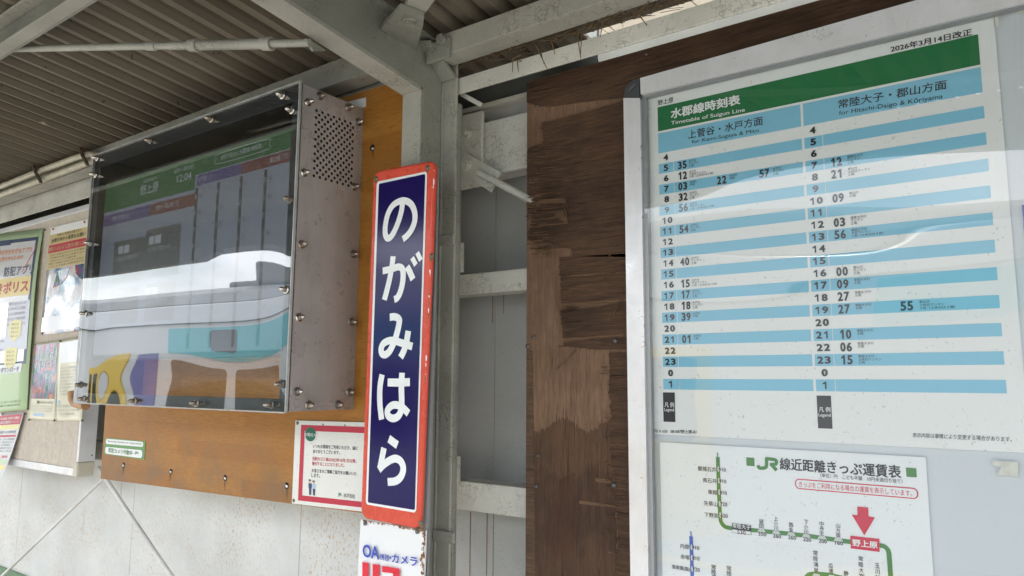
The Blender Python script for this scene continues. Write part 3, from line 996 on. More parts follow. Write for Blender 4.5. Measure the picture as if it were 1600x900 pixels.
# fresh split slivers lying in the torn veneer
wm = M['ply_warm']
for k, q in enumerate((
        [(824, 311, 6), (884, 310, 4), (884, 317, 6), (824, 321, 4)],
        [(826, 333, 8), (880, 328, 4), (887, 349, 6), (850, 353, 5), (824, 360, 4)],
        [(876, 430, 8), (961, 425, 3), (958, 428, 8), (877, 434, 3)],
        [(877, 475, 8), (968, 468, 3), (972, 470, 8), (878, 484, 3)],
        [(880, 529, 8), (925, 524, 6), (975, 522, 3), (976, 525, 8), (880, 534, 3)],
        [(905, 782, 6), (963, 790, 2), (962, 794, 8), (905, 787, 3)],
        [(930, 746, 6), (955, 750, 2), (955, 755, 6), (931, 753, 3)])):
    slab(q, 40 + k, wm, 0.6, PD - (0.0056 if k < 2 else 0.0020), 0.0014, 'splinter')
for k, q in enumerate((
        [(826, 337, 5), (868, 333, 3), (866, 338, 6), (845, 341, 5), (830, 342, 3)],
        [(830, 349, 4), (872, 340, 3), (882, 348, 5), (860, 350, 5)],
        [(824, 322, 8), (905, 318, 3), (912, 321, 9), (824, 326, 4)])):
    slab(q, 60 + k, dk, 0.5, PD - 0.0070, 0.0011, 'splinter')
rr_ = random.Random(31)
for ybase, am, mt_, dd_ in ((664, 9, M['ply_stain'], 0.0007), (742, 14, M['ply_stain2'], 0.0012)):
    nn_ = 110
    top_ = [(834 + (118 if ybase < 700 else 122) * k / nn_, ybase - 10 * math.sin(k * 0.085 + ybase) + rr_.gauss(0, 0.45) * am * (1 if k % 2 else 0.3), 0) for k in range(nn_ + 1)]
    slab(top_ + [(962, 780, 10), (966, 905, 0), (835, 905, 0)], 70, mt_, 1.2, PD - dd_, 0.0004)
# many fine slivers along the torn edges
rr_ = random.Random(77)
for k in range(230):
    zone = rr_.random()
    if zone < 0.68:
        x0_, y0_ = rr_.uniform(821, 852), (rr_.uniform(232, 402) if k % 3 else rr_.gauss(342, 24))
    elif zone < 0.85:
        x0_, y0_ = rr_.uniform(870, 884), rr_.uniform(402, 545)
    else:
        x0_, y0_ = rr_.uniform(948, 966), rr_.uniform(560, 890)
    L = rr_.uniform(8, 46) * (0.5 if zone > 0.85 else 1)
    th = rr_.uniform(0.5, 2.2)
    sl_ = rr_.uniform(-0.16, 0.03) if zone < 0.85 else rr_.uniform(-0.05, 0.15)
    if zone > 0.85:
        x0_ -= L * 0.6
    lift = rr_.uniform(0.005, 0.011)
    a_, b_, c_ = P(x0_, y0_, PD - lift), P(x0_ + L, y0_ + L * sl_, PD - 0.0044), P(x0_ + L * 0.1, y0_ + th, PD - lift)
    m_ = MB()
    m_.prism([a_, b_, c_], (0, 0.0007, 0), (dk, M['ply_warm'], M['ply_edge'], dk)[rr_.randrange(4)])
    m_.build('splinter', ply)
slab([(880, 745, 6), (897, 740, 6), (899, 800, 12), (896, 872, 5), (866, 874, 6), (858, 850, 8), (862, 800, 12)], 71, veneer('reddish_veneer', (0.115, 0.05, 0.022), (0.065, 0.028, 0.013), 'z'), 1.5, PD - 0.0018, 0.0004)
mb = MB()
pe = [P(x, y, PD - 0.0015) for x, y in ((822.5, 545), (832, 548), (836, 905), (821, 905))]
mb.prism(pe, (0, 0.0014, 0), M['ply_edge'])
mb.build('edge_strip', ply)
mb = MB()
for a, b in (((880, 318), (887, 349)), ((884, 316), (887, 331)), ((970, 470), (958, 492)), ((897, 548), (871, 575)), ((824, 375), (840, 381))):
    mb.tube([P(*a, PD - 0.006), P((a[0] + b[0]) / 2 + 1, (a[1] + b[1]) / 2, PD - 0.010), P(*b, PD - 0.005)], 0.0012, wm, 5)
mb.build('loose_splinter', ply)
for x, y, r_ in ((839, 165, 3), (838, 331, 3), (834, 527, 3.4), (824, 541, 3.6), (961, 532, 4), (841, 712, 3), (838, 760, 3), (959, 758, 4), (829, 281, 2.4), (1010, 84, 2.6)):
    c = P(x, y, PD - 0.0046)
    mb = MB()
    rr_ = r_ / 780 * 1.0
    mb.lathe((c.x, c.y, c.z), (0, -1, 0), [(0, rr_), (0.0012, rr_), (0.0016, rr_ * 0.75), (0.0012, rr_ * 0.35), (0.0008, rr_ * 0.3)], M['screw'], 12)
    mb.build('screw', ply)

# ------------------------------------------------------------------ timetable display case
FD = 1.250
case = thing('display_case', 'large aluminium framed wall case with clear cover holding the timetable and fare map', 'display case', (0, 0, 0))
mb = MB()
c_ = [P(x, y, FD) for x, y in ((974, 153), (1000, 153), (1013, 905), (985, 905))]
c_[2] = c_[1] + (c_[2] - c_[1]) * 1.35
c_[3] = c_[0] + (c_[3] - c_[0]) * 1.35
mb.prism(c_, (0, 0.036, 0), M['alu'])
mb.build('side_rail', case, 0.004, 3)
tl, tr_, bl, br_ = P(1000, 122, FD), P(1432, 0, FD), P(1001, 148, FD), P(1560, 14, FD)
def ext(a, b, X):
    return a + (b - a) * ((X - a.x) / (b.x - a.x))
mb = MB()
mb.prism([tl, ext(tl, tr_, 0.30), ext(bl, br_, 0.30), bl], (0, 0.036, 0), M['alu'])
mb.build('top_rail', case, 0.004, 3)
# inner lips of the two rails
mb = MB()
q = [P(x, y, FD + 0.006) for x, y in ((1001, 149), (1009, 153), (1022, 905), (1012, 905))]
q[2] = q[1] + (q[2] - q[1]) * 1.35
q[3] = q[0] + (q[3] - q[0]) * 1.35
mb.prism(q, (0, 0.012, 0), M['alu_dark'])
q0, q1 = P(1002, 149, FD + 0.006), P(1560, 15, FD + 0.006)
w0, w1 = P(1002, 154, FD + 0.006), P(1560, 20, FD + 0.006)
mb.prism([q0, ext(q0, q1, 0.30), ext(w0, w1, 0.30), w0], (0, 0.012, 0), M['alu_dark'])
mb.build('inner_lip', case, 0.0015)
mb = MB()
cc = [(999, 123), (990, 125), (983, 130), (977, 138), (974, 152), (999, 152)]
mb.prism([P(x, y, FD + 0.002) for x, y in cc], (0, 0.034, 0), M['cap'])
mb.prism([P(x, y, FD - 0.001) for x, y in ((992, 130), (986, 134), (981, 142), (983, 144), (989, 137), (994, 133))], (0, 0.003, 0), M['screw'])
mb.build('corner_cap', case, 0.002)
BK = 1.274
mb = MB()
mb.box(P(990, 400, BK).x, 0.30, BK, BK + 0.008, -1.1, P(1002, 140, BK).z, M['backing'])
mb.build('backing_board', case)
# bowed clear cover
mb = MB()
x0, x1 = P(1004, 400, 1.262).x, 0.28
z0, z1 = -0.75, P(1004, 152, 1.262).z
NX, NZ = 60, 70
v = []
for j in range(NZ + 1):
    for i in range(NX + 1):
        u, t_ = i / NX, j / NZ
        X, Z = x0 + (x1 - x0) * u, z0 + (z1 - z0) * t_
        ylow = 0.0011 * math.sin(3.0 * X + 7.5 * Z + 0.7) + 0.0006 * math.sin(5.5 * X - 17 * Z + 1.3) + 0.00012 * math.sin(70 * Z + 9 * X)
        edge = 4 * t_ * (1 - t_)
        v.append((X, 1.2585 - 0.0135 * (Z - 0.1) + ylow * min(1, edge * 2), Z))
f = [(j * (NX + 1) + i, j * (NX + 1) + i + 1, (j + 1) * (NX + 1) + i + 1, (j + 1) * (NX + 1) + i) for j in range(NZ) for i in range(NX)]
mb.add(v, f, M['pane2'], True)
mb.build('clear_cover', case)

# ------------------------------------------------------------------ timetable sheet
TD = 1.2705
tt = thing('timetable_poster', 'white station timetable poster with green header and pale blue hour stripes', 'poster', (0, 0, 0))
xr = P(1560, 110, TD).x
xlft = xr - 0.573
zbot = P(1300, 692.5, TD).z
mb = MB()
mb.box(xlft, xr, TD, TD + 0.0012, zbot, zbot + 0.652, M['paper'])
mb.build('paper', tt)
T1 = TD - 0.0006
T2 = TD - 0.0012
T3 = TD - 0.0018
hx0, hx1 = P(1028, 187, TD).x, P(1530, 78, TD).x
hz1, hz0 = P(1027.75, 168, TD).z, P(1028, 205.75, TD).z
mb = MB()
mb.rect(hx0, hx1, hz0, hz1, T1, M['p_green'])
ghead = mb.build('green_header', tt)
lx1 = P(1251, 180, TD).x
rx0 = P(1255, 180, TD).x
b5t, b5b = P(1029.25, 257, TD).z, P(1029.5, 272, TD).z
b1t, b1b = P(1035.75, 592, TD).z, P(1035.75, 608.5, TD).z
rh = ((b5t + b5b) - (b1t + b1b)) / 2 / 20
zc5 = (b5t + b5b) / 2
bh = ((b5t - b5b) + (b1t - b1b)) / 4
def rowz(hr):
    k = hr - 5 if hr >= 4 else hr + 19
    return zc5 - rh * k
mb = MB()
ct1, ct0 = P(1028, 209, TD).z, P(1029, 240, TD).z
lsep = P(1057, 440, TD).x
rsep = P(1297, 440, TD).x
for (a, b, s_) in ((hx0, lx1, lsep), (rx0, hx1, rsep)):
    mb.rect(a, b, ct0, ct1, T1, M['p_blue'])
    for hr in (5, 7, 9, 11, 13, 15, 17, 19, 21, 23, 1):
        mb.rect(a, s_ - 0.0006, rowz(hr) - bh, rowz(hr) + bh, T1, M['p_blue'])
        mb.rect(s_ + 0.0006, b, rowz(hr) - bh, rowz(hr) + bh, T1, M['p_blue'])
mb.build('blue_stripes', tt)
mb = MB()
BLD = 0.028
mb.qtext('野上原', ((1028, 157), (1052, 151), (1052, 160), (1028, 165)), T1, M['p_black'], 0.01)
mb.qtext('2026年3月14日改正', ((1391, 72), (1518.5, 44), (1519, 55), (1392, 82)), T1, M['p_black'], 0.022)
mb.qtext('水郡線時刻表', ((1048, 170), (1156, 147), (1157, 163), (1048, 186)), T2, M['p_white'], BLD)
mb.qtext('Timetable of Suigun Line', ((1048.5, 189.5), (1164, 168), (1164, 176), (1048.5, 197)), T2, M['p_white'], 0.008)
mb.qtext('上菅谷・水戸方面', ((1075, 204), (1192, 181), (1192, 195), (1075, 217.5)), T2, M['p_black'], 0.010)
mb.qtext('for Kami-Sugaya & Mito', ((1081, 219), (1186, 200), (1186, 208), (1081, 226)), T2, M['p_black'])
mb.qtext('常陸大子・郡山方面', ((1310, 156), (1479, 124), (1479, 139), (1310, 170)), T2, M['p_black'], 0.010)
mb.qtext('for Hitachi-Daigo & Kōriyama', ((1311, 173), (1473, 146), (1473, 156), (1311, 182)), T2, M['p_black'])
mb.build('heading_lettering', tt)
hours = [4, 5, 6, 7, 8, 9, 10, 11, 12, 13, 14, 15, 16, 17, 18, 19, 20, 21, 22, 23, 0, 1]
mb = MB()
H = 0.0121
for xc in (P(1045, 440, TD).x, P(1282, 447, TD).x):
    for hr in hours:
        mb.digits(str(hr), xc, rowz(hr), H, T2, M['p_black'], 0.80, 0.042)
mb.build('hour_numerals', tt)
L3 = lambda *a: a
mito, dai, kor = '水戸行', '常陸大子行', '郡山行'
left = {5: [('35', mito, 'ワンマン', '２両')], 6: [('12', mito, '土休日ワンマン', '３両（土休日は２両）')], 7: [('03', mito, '４両'), ('22', mito, '４両'), ('57', mito, 'ワンマン', '２両')],
        8: [('32', mito, 'ワンマン', '２両')], 9: [('56', mito, '平日ワンマン', '２両（土休日は３両）')], 11: [('54', mito, 'ワンマン', '２両')], 14: [('40', mito, 'ワンマン', '２両')],
        16: [('15', mito, '平日ワンマン', '２両（土休日は３両）')], 17: [('17', mito, 'ワンマン', '２両')], 18: [('18', mito, 'ワンマン', '２両')], 19: [('39', mito, '３両')], 21: [('01', mito, '３両')]}
right = {7: [('12', dai, 'ワンマン', '２両')], 8: [('21', kor, '土休日ワンマン', '２両')], 10: [('09', kor, '４両')], 12: [('03', dai, 'ワンマン', '２両')],
         13: [('56', dai, '平日ワンマン', '２両（土休日は４両）')], 16: [('00', kor, 'ワンマン', '２両')], 17: [('09', dai, '４両')], 18: [('27', dai, '３両')],
         19: [('27', dai, '３両'), ('55', kor, '土休日ワンマン', '３両（土休日は２両）')], 21: [('10', dai, '３両')], 22: [('06', dai, '３両')], 23: [('15', dai, '土休日ワンマン', '２両')]}
mn = MB()
sm_ = MB()
mb = mn
cols = {0: [(P(1071, 440, TD).x, P(1081.5, 440, TD).x), (P(1128, 283, TD).x, P(1140, 283, TD).x), (P(1194.5, 272, TD).x, P(1208, 272, TD).x)],
        1: [(P(1316, 426, TD).x, P(1334, 426, TD).x), (P(1417, 480, TD).x, P(1437, 480, TD).x)]}
for side, tab in ((0, left), (1, right)):
    for hr, lst in tab.items():
        for k, it in enumerate(lst):
            xc, xs_ = cols[side][k]
            z = rowz(hr)
            mn.digits(it[0], xc, z, 0.0150, T2, M['p_black'], 0.54, 0.04)
            for j, line in enumerate(it[1:]):
                zc = z + 0.0052 - 0.0049 * j
                L = 0.0047 * len(line)
                sm_.text(line, xs_, xs_ + L, zc - 0.0021, zc + 0.0021, T2, M['p_black'], 0.006)
mn.build('minute_numerals', tt)
sm_.build('train_notes', tt)
mb = MB()
for xa, xb, ya_, yb_ in ((1036, 1055.5, 613, 659.5), (1276, 1301, 618, 670)):
    a, b = P(xa, ya_, TD), P(xb, yb_, TD)
    mb.rect(a.x, b.x, b.z, a.z, T1, M['p_black'])
    mb.ptext('凡 例', (xa + xb) / 2, ya_ + (yb_ - ya_) * 0.42, 15 if xa < 1100 else 18, 8, T2, M['p_white'], 0.01)
    mb.ptext('Legend', (xa + xb) / 2, ya_ + (yb_ - ya_) * 0.60, 15 if xa < 1100 else 19, 6.5, T2, M['p_white'], 0.01)
mb.build('legend_box', tt)
mb = MB()
mb.qtext('570 X 650   08-087野上原-01', ((1019.5, 670.5), (1088, 672), (1088, 678), (1019.5, 676)), T1, M['p_black'], 0.01)
mb.qtext('表示内容は事情により変更する場合があります。', ((1426, 676), (1581, 682.5), (1581, 690.5), (1426, 683.5)), T1, M['p_black'], 0.004)
mb.build('footer_lettering', tt)

# ------------------------------------------------------------------ fare map sheet
fm = thing('fare_poster', 'white fare map poster with green route line and red arrow under the timetable', 'poster', (0, 0, 0))
xa, xb = P(1031.5, 720, TD).x, P(1448, 740, TD).x
ztop = P(1031.5, 691, TD).z
mb = MB()
mb.box(xa, xb, TD, TD + 0.0012, ztop - 0.52, ztop, M['paper2'])
mb.build('paper', fm)
mb = MB()
def pl(pts):
    return [(P(x, y, T1).x, P(x, y, T1).z) for x, y in pts]
wr = 0.0068
mb.stroke(pl([(1121.3, 707), (1121.5, 722)]), 0.0022, T1, M['p_rgreen'])
mb.stroke(pl([(1121.5, 714), (1123, 760), (1125, 805)]), wr, T1, M['p_rgreen'])
mb.stroke(pl([(1125, 804), (1126.5, 815), (1133, 823), (1144, 825.5)]), wr, T1 - 0.00005, M['p_rgreen'])
mb.stroke(pl([(1143, 825), (1250, 836), (1330, 847)]), wr, T1 - 0.0001, M['p_rgreen'])
mb.stroke(pl([(1373, 852), (1382, 854), (1388, 861), (1389.5, 873)]), wr, T1, M['p_rgreen'])
mb.stroke(pl([(1389.5, 872), (1392, 905)]), wr, T1 - 0.00005, M['p_rgreen'])
mb.stroke(pl([(1330, 907), (1298, 899), (1270, 897), (1261, 901), (1258, 912)]), wr, T1, M['p_rgreen'])
mb.stroke(pl([(1079.5, 830), (1080, 842)]), 0.0022, T1, M['p_rblue'])
mb.stroke(pl([(1079.7, 838), (1082, 912)]), wr, T1, M['p_rblue'])
mb.build('route_lines', fm)
mb = MB()
def stop(px, py, vert):
    c = P(px, py, T2)
    if vert:
        mb.disc(c.x, c.z, 0.0019, T2, M['p_stop'], 14, 0.0050)
    else:
        mb.flat([(c.x - 0.0075, T2, c.z - 0.003), (c.x + 0.0075, T2, c.z - 0.003), (c.x + 0.004, T2, c.z + 0.0035), (c.x - 0.004, T2, c.z + 0.0035)], M['p_stop'])
tx = MB()
for nm, fare, y in (('磐城石井', '910', 733), ('南石井', '910', 751), ('東館', '810', 769), ('矢祭山', '720', 787), ('下野宮', '620', 805)):
    k = (y - 733) / 72 * 3
    stop(1122.5 + k, y, True)
    wd = 7.2 * len(nm)
    tx.ptext(nm, 1119 + k - wd / 2, y, wd, 7.6, T1, M['p_black'], 0.008)
    tx.ptext(fare, 1128.5 + k, y + 1, 11, 6, T3, M['p_black'], 0.008)
for nm, fare, y in (('内原', '910', 855), ('赤塚', '810', 871.5), ('偕楽園(臨)', '720', 889)):
    k = (y - 855) / 40
    stop(1080.5 + k, y, True)
    wd = 7.0 * len(nm) if len(nm) < 4 else 28
    tx.ptext(nm, 1077 + k - wd / 2, y - 1, wd, 7.6, T1, M['p_black'], 0.008)
    tx.ptext(fare, 1087 + k, y + 1, 11, 6, T3, M['p_black'], 0.008)
for nm, fare, x, y in (('袋田', '350', 1190, 829.5), ('上小川', '260', 1213, 832.5), ('西金', '260', 1236.5, 835), ('下小川', '220', 1260, 838), ('中舟生', '200', 1284.5, 840.5), ('山方宿', '160', 1310, 843.5)):
    stop(x, y, False)
    tx.ptext(fare, x + 1, y + 5, 12.5, 6.4, T3, M['p_black'], 0.008)
    for i, ch in enumerate(nm):
        yy = y - 7.5 - 7.3 * (len(nm) - 1 - i)
        tx.ptext(ch, x - 0.6, yy, 7 if ch not in '上下小川山' else 6.6, 7, T1, M['p_black'], 0.008)
for nm, x, y0 in (('常陸鴻巣', 1274, 864), ('瓜連', 1298, 884), ('静', 1322, 896), ('常陸大宮', 1345, 873), ('玉川村', 1370.5, 884), ('常陸青柳', 1115, 886), ('常陸津田', 1139, 888)):
    for i, ch in enumerate(nm):
        tx.ptext(ch, x + i * 0.4, y0 + 9 * i if len(nm) > 2 and x > 1200 else y0 + 8 * i, 7.4, 7.6, T1, M['p_black'], 0.008)
for x, y in ((1276, 900), (1300, 902)):
    stop(x, y, False)
tx.ptext('線近距離きっぷ運賃表', 1313, 731, 189, 20, T1, M['p_black'], 0.02)
tx.ptext('（単位：円　こども半額　10円未満切り捨て）', 1346, 747.5, 128, 7, T1, M['p_black'], 0.004)
tx.build('station_lettering', fm)
mb.build('stop_marks', fm)
# heading marks
mb = MB()
for x0_, x1_, y0_, y1_ in ((1166, 1179, 714.5, 728.5), (1415.5, 1432.5, 730.5, 746)):
    a, b = P(x0_, y0_, T1), P(x1_, y1_, T1)
    mb.rect(a.x, b.x, b.z, a.z, T1, M['p_rgreen'])
sj = 0.0056
mb.stroke(pl([(1184.5, 727), (1186, 731), (1192, 731.5), (1197, 729.5), (1197.8, 722), (1197.5, 715.5)]), sj, T1, M['p_rgreen'])
mb.stroke(pl([(1196, 716.5), (1206, 717.5), (1212.5, 719.5), (1212, 725), (1203, 726)]), sj, T1 - 0.00005, M['p_rgreen'])
mb.stroke(pl([(1204, 724.5), (1213.5, 735)]), sj, T1 - 0.0001, M['p_rgreen'])
mb.build('heading_emblem', fm)
mb = MB()
# rounded red outline of the note
def rrect(cx, cz, w_, h_, r_, k=6):
    o = []
    for sx, sz, a0 in ((1, 1, 0), (-1, 1, 90), (-1, -1, 180), (1, -1, 270)):
        for j in range(k + 1):
            a = R(a0 + 90 * j / k)
            o.append((cx + sx * (w_ / 2 - r_) + r_ * math.cos(a), cz + sz * (h_ / 2 - r_) + r_ * math.sin(a)))
    return o
a, b = P(1242, 749, T1), P(1435, 776, T1)
cx, cz = (a.x + b.x) / 2, (P(1242, 757, T1).z + P(1435, 770, T1).z) / 2
ww, hh = b.x - a.x, P(1242, 747.5, T1).z - P(1242, 763.5, T1).z
mb.flat([(x, T1, z) for x, z in rrect(cx, cz, ww, hh, hh * 0.42)], M['p_red'])
mb.flat([(x, T1 - 0.0003, z) for x, z in rrect(cx, cz, ww - 0.0034, hh - 0.0034, hh * 0.42 - 0.0017)], M['paper2'])
mb.text('きっぷをご利用になる場合の運賃を表示しています。', cx - ww * 0.465, cx + ww * 0.455, cz - hh * 0.29, cz + hh * 0.27, T2, M['p_red'], 0.004)
mb.build('red_note', fm)
mb = MB()
ar = [(1339.5, 791.5), (1356.5, 793), (1357, 806.5), (1367, 808.5), (1350.5, 836.5), (1331, 804.5), (1340, 805)]
mb.pq(ar, T2, M['p_red'])
mb.build('red_arrow', fm)
mb = MB()
qd = [(1328.5, 837), (1374, 842), (1374.5, 862.5), (1329.5, 857)]
mb.pq(qd, T2, M['p_red'])
mb.qtext('野上原', ((1331.5, 842), (1371, 846.5), (1371.5, 857.5), (1332, 853)), T3, M['p_white'], 0.024)
mb.build('station_tag', fm)
mb = MB()
a, b = P(1143.5, 817, T2), P(1174, 836, T2)
mb.rect(a.x, b.x, b.z, a.z, T2, M['p_black'])
m_ = P(1160, 828, T2).z
mb.rect(a.x + 0.0006, b.x - 0.0006, b.z + 0.0006, m_ - 0.001, T3, M['p_white'])
mb.ptext('常陸大子', 1158.5, 822.5, 28, 7.5, T3, M['p_white'], 0.008)
mb.ptext('530', 1158.5, 832, 13, 6, T3 - 0.0005, M['p_black'], 0.008)
mb.build('station_tag', fm)

# tape scraps and the notice at the right edge of the case
for q, lab in ((((1553.5, 22), (1561.5, 21), (1561, 41), (1555.5, 42)), 'yellowed strip of tape at the upper right corner of the timetable'),
               (((1585, 15), (1602, 10), (1602, 18), (1590, 21)), 'yellowed scrap of tape under the top rail of the case, far right'),
               (((1550, 724), (1552, 720), (1591, 722), (1590, 745), (1556, 742), (1565, 730), (1553, 727)), 'torn yellowed scrap of tape right of the fare map')):
    mb = MB()
    mb.prism([P(x, y, BK - 0.0055) for x, y in q], (0, 0.0005, 0), M['tape'])
    tag(mb.build('tape_scrap'), lab, 'tape', 'old tape in the display case')
nb_ = thing('blue_notice', 'violet blue notice whose left edge just shows at the right side of the case', 'notice', (0, 0, 0))
a, b = P(1596.5, 321, 1.2735), P(1596.5, 362, 1.2735)
MB().box(a.x, a.x + 0.2, 1.2722, 1.2734, b.z - 0.12, a.z, M['paper']).build('paper', nb_)
mb = MB()
mb.rect(a.x, a.x + 0.2, b.z, a.z, 1.2716, M['tr_violet'])
mb.build('violet_band', nb_)

# ------------------------------------------------------------------ wooden back board of the display box
WB = 1.150
wb = thing('wood_board', 'varnished golden laminated wood board carrying the display box', 'board', (0, 0, 0))
wq = [P(157, 748, WB), P(592, 805, WB), P(646, 119, WB), None]
wq[3] = Vector((wq[0].x - 0.01, WB, wq[2].z + 0.02))
mb = MB()
mb.prism(wq, (0, 0.028, 0), M['wood'])
mb.build('panel', wb, 0.002)
for x, y in ((193, 727), (267, 737), (352, 747), (448, 759), (582, 231)):
    c = P(x, y, WB)
    k = 0.0078
    mb = MB()
    mb.lathe((c.x, WB - 0.0006, c.z), (0, -1, 0), [(-0.002, k), (0.0006, k), (0.0003, k * 0.72), (-0.0002, k * 0.6)], M['black'], 16)
    cbo = mb.build('counterbore', wb)
    mb = MB()
    mb.lathe((c.x + 0.001, WB - 0.0012, c.z - 0.001), (0, -1, 0), [(0, k * 0.55), (0.0008, k * 0.5), (0.0012, k * 0.2)], M['bolt'], 12)
    mb.build('screw', cbo)
    mb = MB()
    for k in range(3):
        L_ = rnd.uniform(0.012, 0.04)
        xx = c.x + rnd.uniform(-0.005, 0.005)
        mb.flat([(xx - 0.0011, WB - 0.0004 - 0.00002 * k, c.z - 0.007), (xx + 0.0011, WB - 0.0004 - 0.00002 * k, c.z - 0.007), (xx + 0.0002, WB - 0.0004 - 0.00002 * k, c.z - 0.007 - L_)], M['stain'])
    mb.build('stain_run', wb)
# small white label plate behind the box corner
mb = MB()
mb.prism([P(x, y, WB - 0.003) for x, y in ((540, 160), (571, 152), (571, 166), (545, 175))], (0, 0.0025, 0), M['enamel_white'])
tag(mb.build('white_tab'), 'small white plastic tab on the wood board behind the top corner of the display box', 'tab')

# camera sticker
s_ = thing('security_sticker', 'green and white security camera sticker at lower left of the wood board', 'sticker', (0, 0, 0))
S0 = WB - 0.0012
mb = MB()
mb.prism([P(x, y, S0) for x, y in ((164.5, 684), (227, 689.5), (225.5, 718.5), (162.5, 709.5))], (0, 0.001, 0), M['sticker_green'])
mb.build('backing', s_)
mb = MB()
def rq(q, D, r_, mat):
    """rounded band inside a leaning quad"""
    tl_, tr2, br2, bl2 = [P(x, y, D) for x, y in q]
    asp = ((tr2 - tl_).length) / ((bl2 - tl_).length)
    o = []
    for u, v_ in rrect(0.5 * asp, 0.5, asp, 1, r_):
        u /= asp
        o.append((bl2 * (1 - u) + br2 * u) * (1 - v_) + (tl_ * (1 - u) + tr2 * u) * v_)
    return mb.flat(o, mat)
rq(((166, 685.5), (224, 690.5), (223.5, 698.5), (165, 693.5)), S0 - 0.0006, 0.48, M['p_white'])
rq(((165, 698), (222.5, 703.5), (222, 716), (164, 708.5)), S0 - 0.0006, 0.42, M['p_white'])
mb.qtext('Security System in Operation', ((168.5, 687.5), (221, 692), (221, 696), (168.5, 691.5)), S0 - 0.0012, M['p_rgreen'], 0.008)
mb.qtext('防犯カメラ作動中', ((169.5, 699.5), (206.5, 704), (206.5, 712), (169.5, 707)), S0 - 0.0012, M['p_rgreen'], 0.014)
mb.qtext('JR', ((210, 705), (217, 706), (217, 711), (210, 710)), S0 - 0.0012, M['p_rgreen'], 0.02)
mb.build('lettering', s_)

# framed notice about the rubbish bins
s_ = thing('notice_plate', 'white notice plate with thick red border and green round heading on the wood board', 'notice', (0, 0, 0))
N0 = WB - 0.004
nq = [(461.5, 657), (584, 660.5), (580, 801), (456, 786.7)]
def sub(q, u, v_):
    a_ = (q[3][0] * (1 - u) + q[2][0] * u, q[3][1] * (1 - u) + q[2][1] * u)
    b_ = (q[0][0] * (1 - u) + q[1][0] * u, q[0][1] * (1 - u) + q[1][1] * u)
    return (a_[0] * (1 - v_) + b_[0] * v_, a_[1] * (1 - v_) + b_[1] * v_)
def sq(u0, u1, v0, v1):
    return [sub(nq, u0, v1), sub(nq, u1, v1), sub(nq, u1, v0), sub(nq, u0, v0)]
mb = MB()
mb.prism([P(x, y, N0) for x, y in nq], (0, 0.0035, 0), M['notice_paper'])
mb.build('plate', s_, 0.0008)
mb = MB()
for q in (sq(0.075, 0.98, 0.88, 0.95), sq(0.075, 0.98, 0.045, 0.11), sq(0.075, 0.125, 0.11, 0.88), sq(0.93, 0.98, 0.11, 0.88)):
    mb.pq(q, N0 - 0.0005, M['notice_red'])
mb.build('red_border', s_)
mb = MB()
c = P(485.5, 678.5, N0)
mb.disc(c.x, c.z, 0.0195, N0 - 0.001, M['notice_green'], 28, 0.0165)
mb.qtext('お知らせ', ((475.5, 675.5), (495.5, 677), (495.5, 683), (475.5, 681.5)), N0 - 0.0016, M['p_white'], 0.016)
mb.build('green_disc', s_)
mb = MB()
def line(txt, x0, x1, y, mat, sl=0.035, h=6.2):
    y1_ = y + (x1 - x0) * sl
    mb.qtext(txt, ((x0, y - h / 2), (x1, y1_ - h / 2), (x1, y1_ + h / 2), (x0, y + h / 2)), N0 - 0.0006, mat, 0.012)
line('いつも水郡線をご利用いただき、誠に', 489, 559, 697, M['p_black'], 0.05)
line('ありがとうございます。', 489, 531, 705, M['p_black'], 0.05)
line('当駅のゴミ箱は2022年10月1日以降、', 488, 557, 716.5, M['notice_red'], 0.06)
line('撤去することになりました。', 487.5, 538, 724, M['notice_red'], 0.06)
line('お客さまのご理解ご協力をお願いいた', 487, 557, 735, M['p_black'], 0.075)
line('します。', 486.5, 500, 742.5, M['p_black'], 0.06)
line('水戸支社', 537, 554.5, 774, M['p_black'], 0.1, 7)
line('JR', 528, 534, 773, M['notice_green'], 0.1, 6.5)
mb.build('lettering', s_)
mb = MB()
for cx_, coat_, cap_ in ((484.5, M['navy'], True), (490.5, M['p_paleblue'], False)):
    y0_ = 750 + (0 if cap_ else 1)
    mb.pq([(cx_ - 2.8, y0_ + 5), (cx_ + 2.8, y0_ + 5.4), (cx_ + 2.4, y0_ + 13), (cx_ - 2.4, y0_ + 12.6)], N0 - 0.0006, coat_)
    mb.pq([(cx_ - 2, y0_ + 12.6), (cx_ + 2, y0_ + 13), (cx_ + 1.6, y0_ + 23.4), (cx_ - 1.6, y0_ + 23)], N0 - 0.0007, M['navy'])
    c = P(cx_, y0_ + 2.5, N0)
    mb.disc(c.x, c.z, 0.0042, N0 - 0.0008, M['skin'], 14, 0.0036)
    c = P(cx_, y0_ + (0.3 if cap_ else 1), N0)
    mb.disc(c.x, c.z, 0.0044, N0 - 0.001, M['navy'] if cap_ else M['p_black'], 12, 0.0024 if cap_ else 0.0018)
mb.build('printed_figures', s_)
for x, y in ((465, 661), (459, 782)):
    c = P(x, y, N0)
    mb = MB()
    mb.lathe((c.x, N0, c.z), (0, -1, 0), [(0, 0.0042), (0.001, 0.0042), (0.0018, 0.0028), (0.002, 0.001)], M['screw'], 12)
    mb.build('screw', s_)
for x, y in ((505, 663.5), (539, 664.5)):
    c = P(x, y, N0)
    mb = MB()
    mb.lathe((c.x, N0, c.z), (0, -1, 0), [(0, 0.002), (0.0012, 0.0016)], M['screw'], 8)
    mb.build('rivet', s_)

# ------------------------------------------------------------------ display box with the screen inside
BX0, BX1 = -2.186, -1.258
BY0, BY1 = 0.960, 1.1495
BZ0, BZ1 = -0.066, 0.643
bx = thing('display_box', 'clear fronted display box with grey perforated side plate and rows of cap nuts', 'display box', (0, 0, 0))
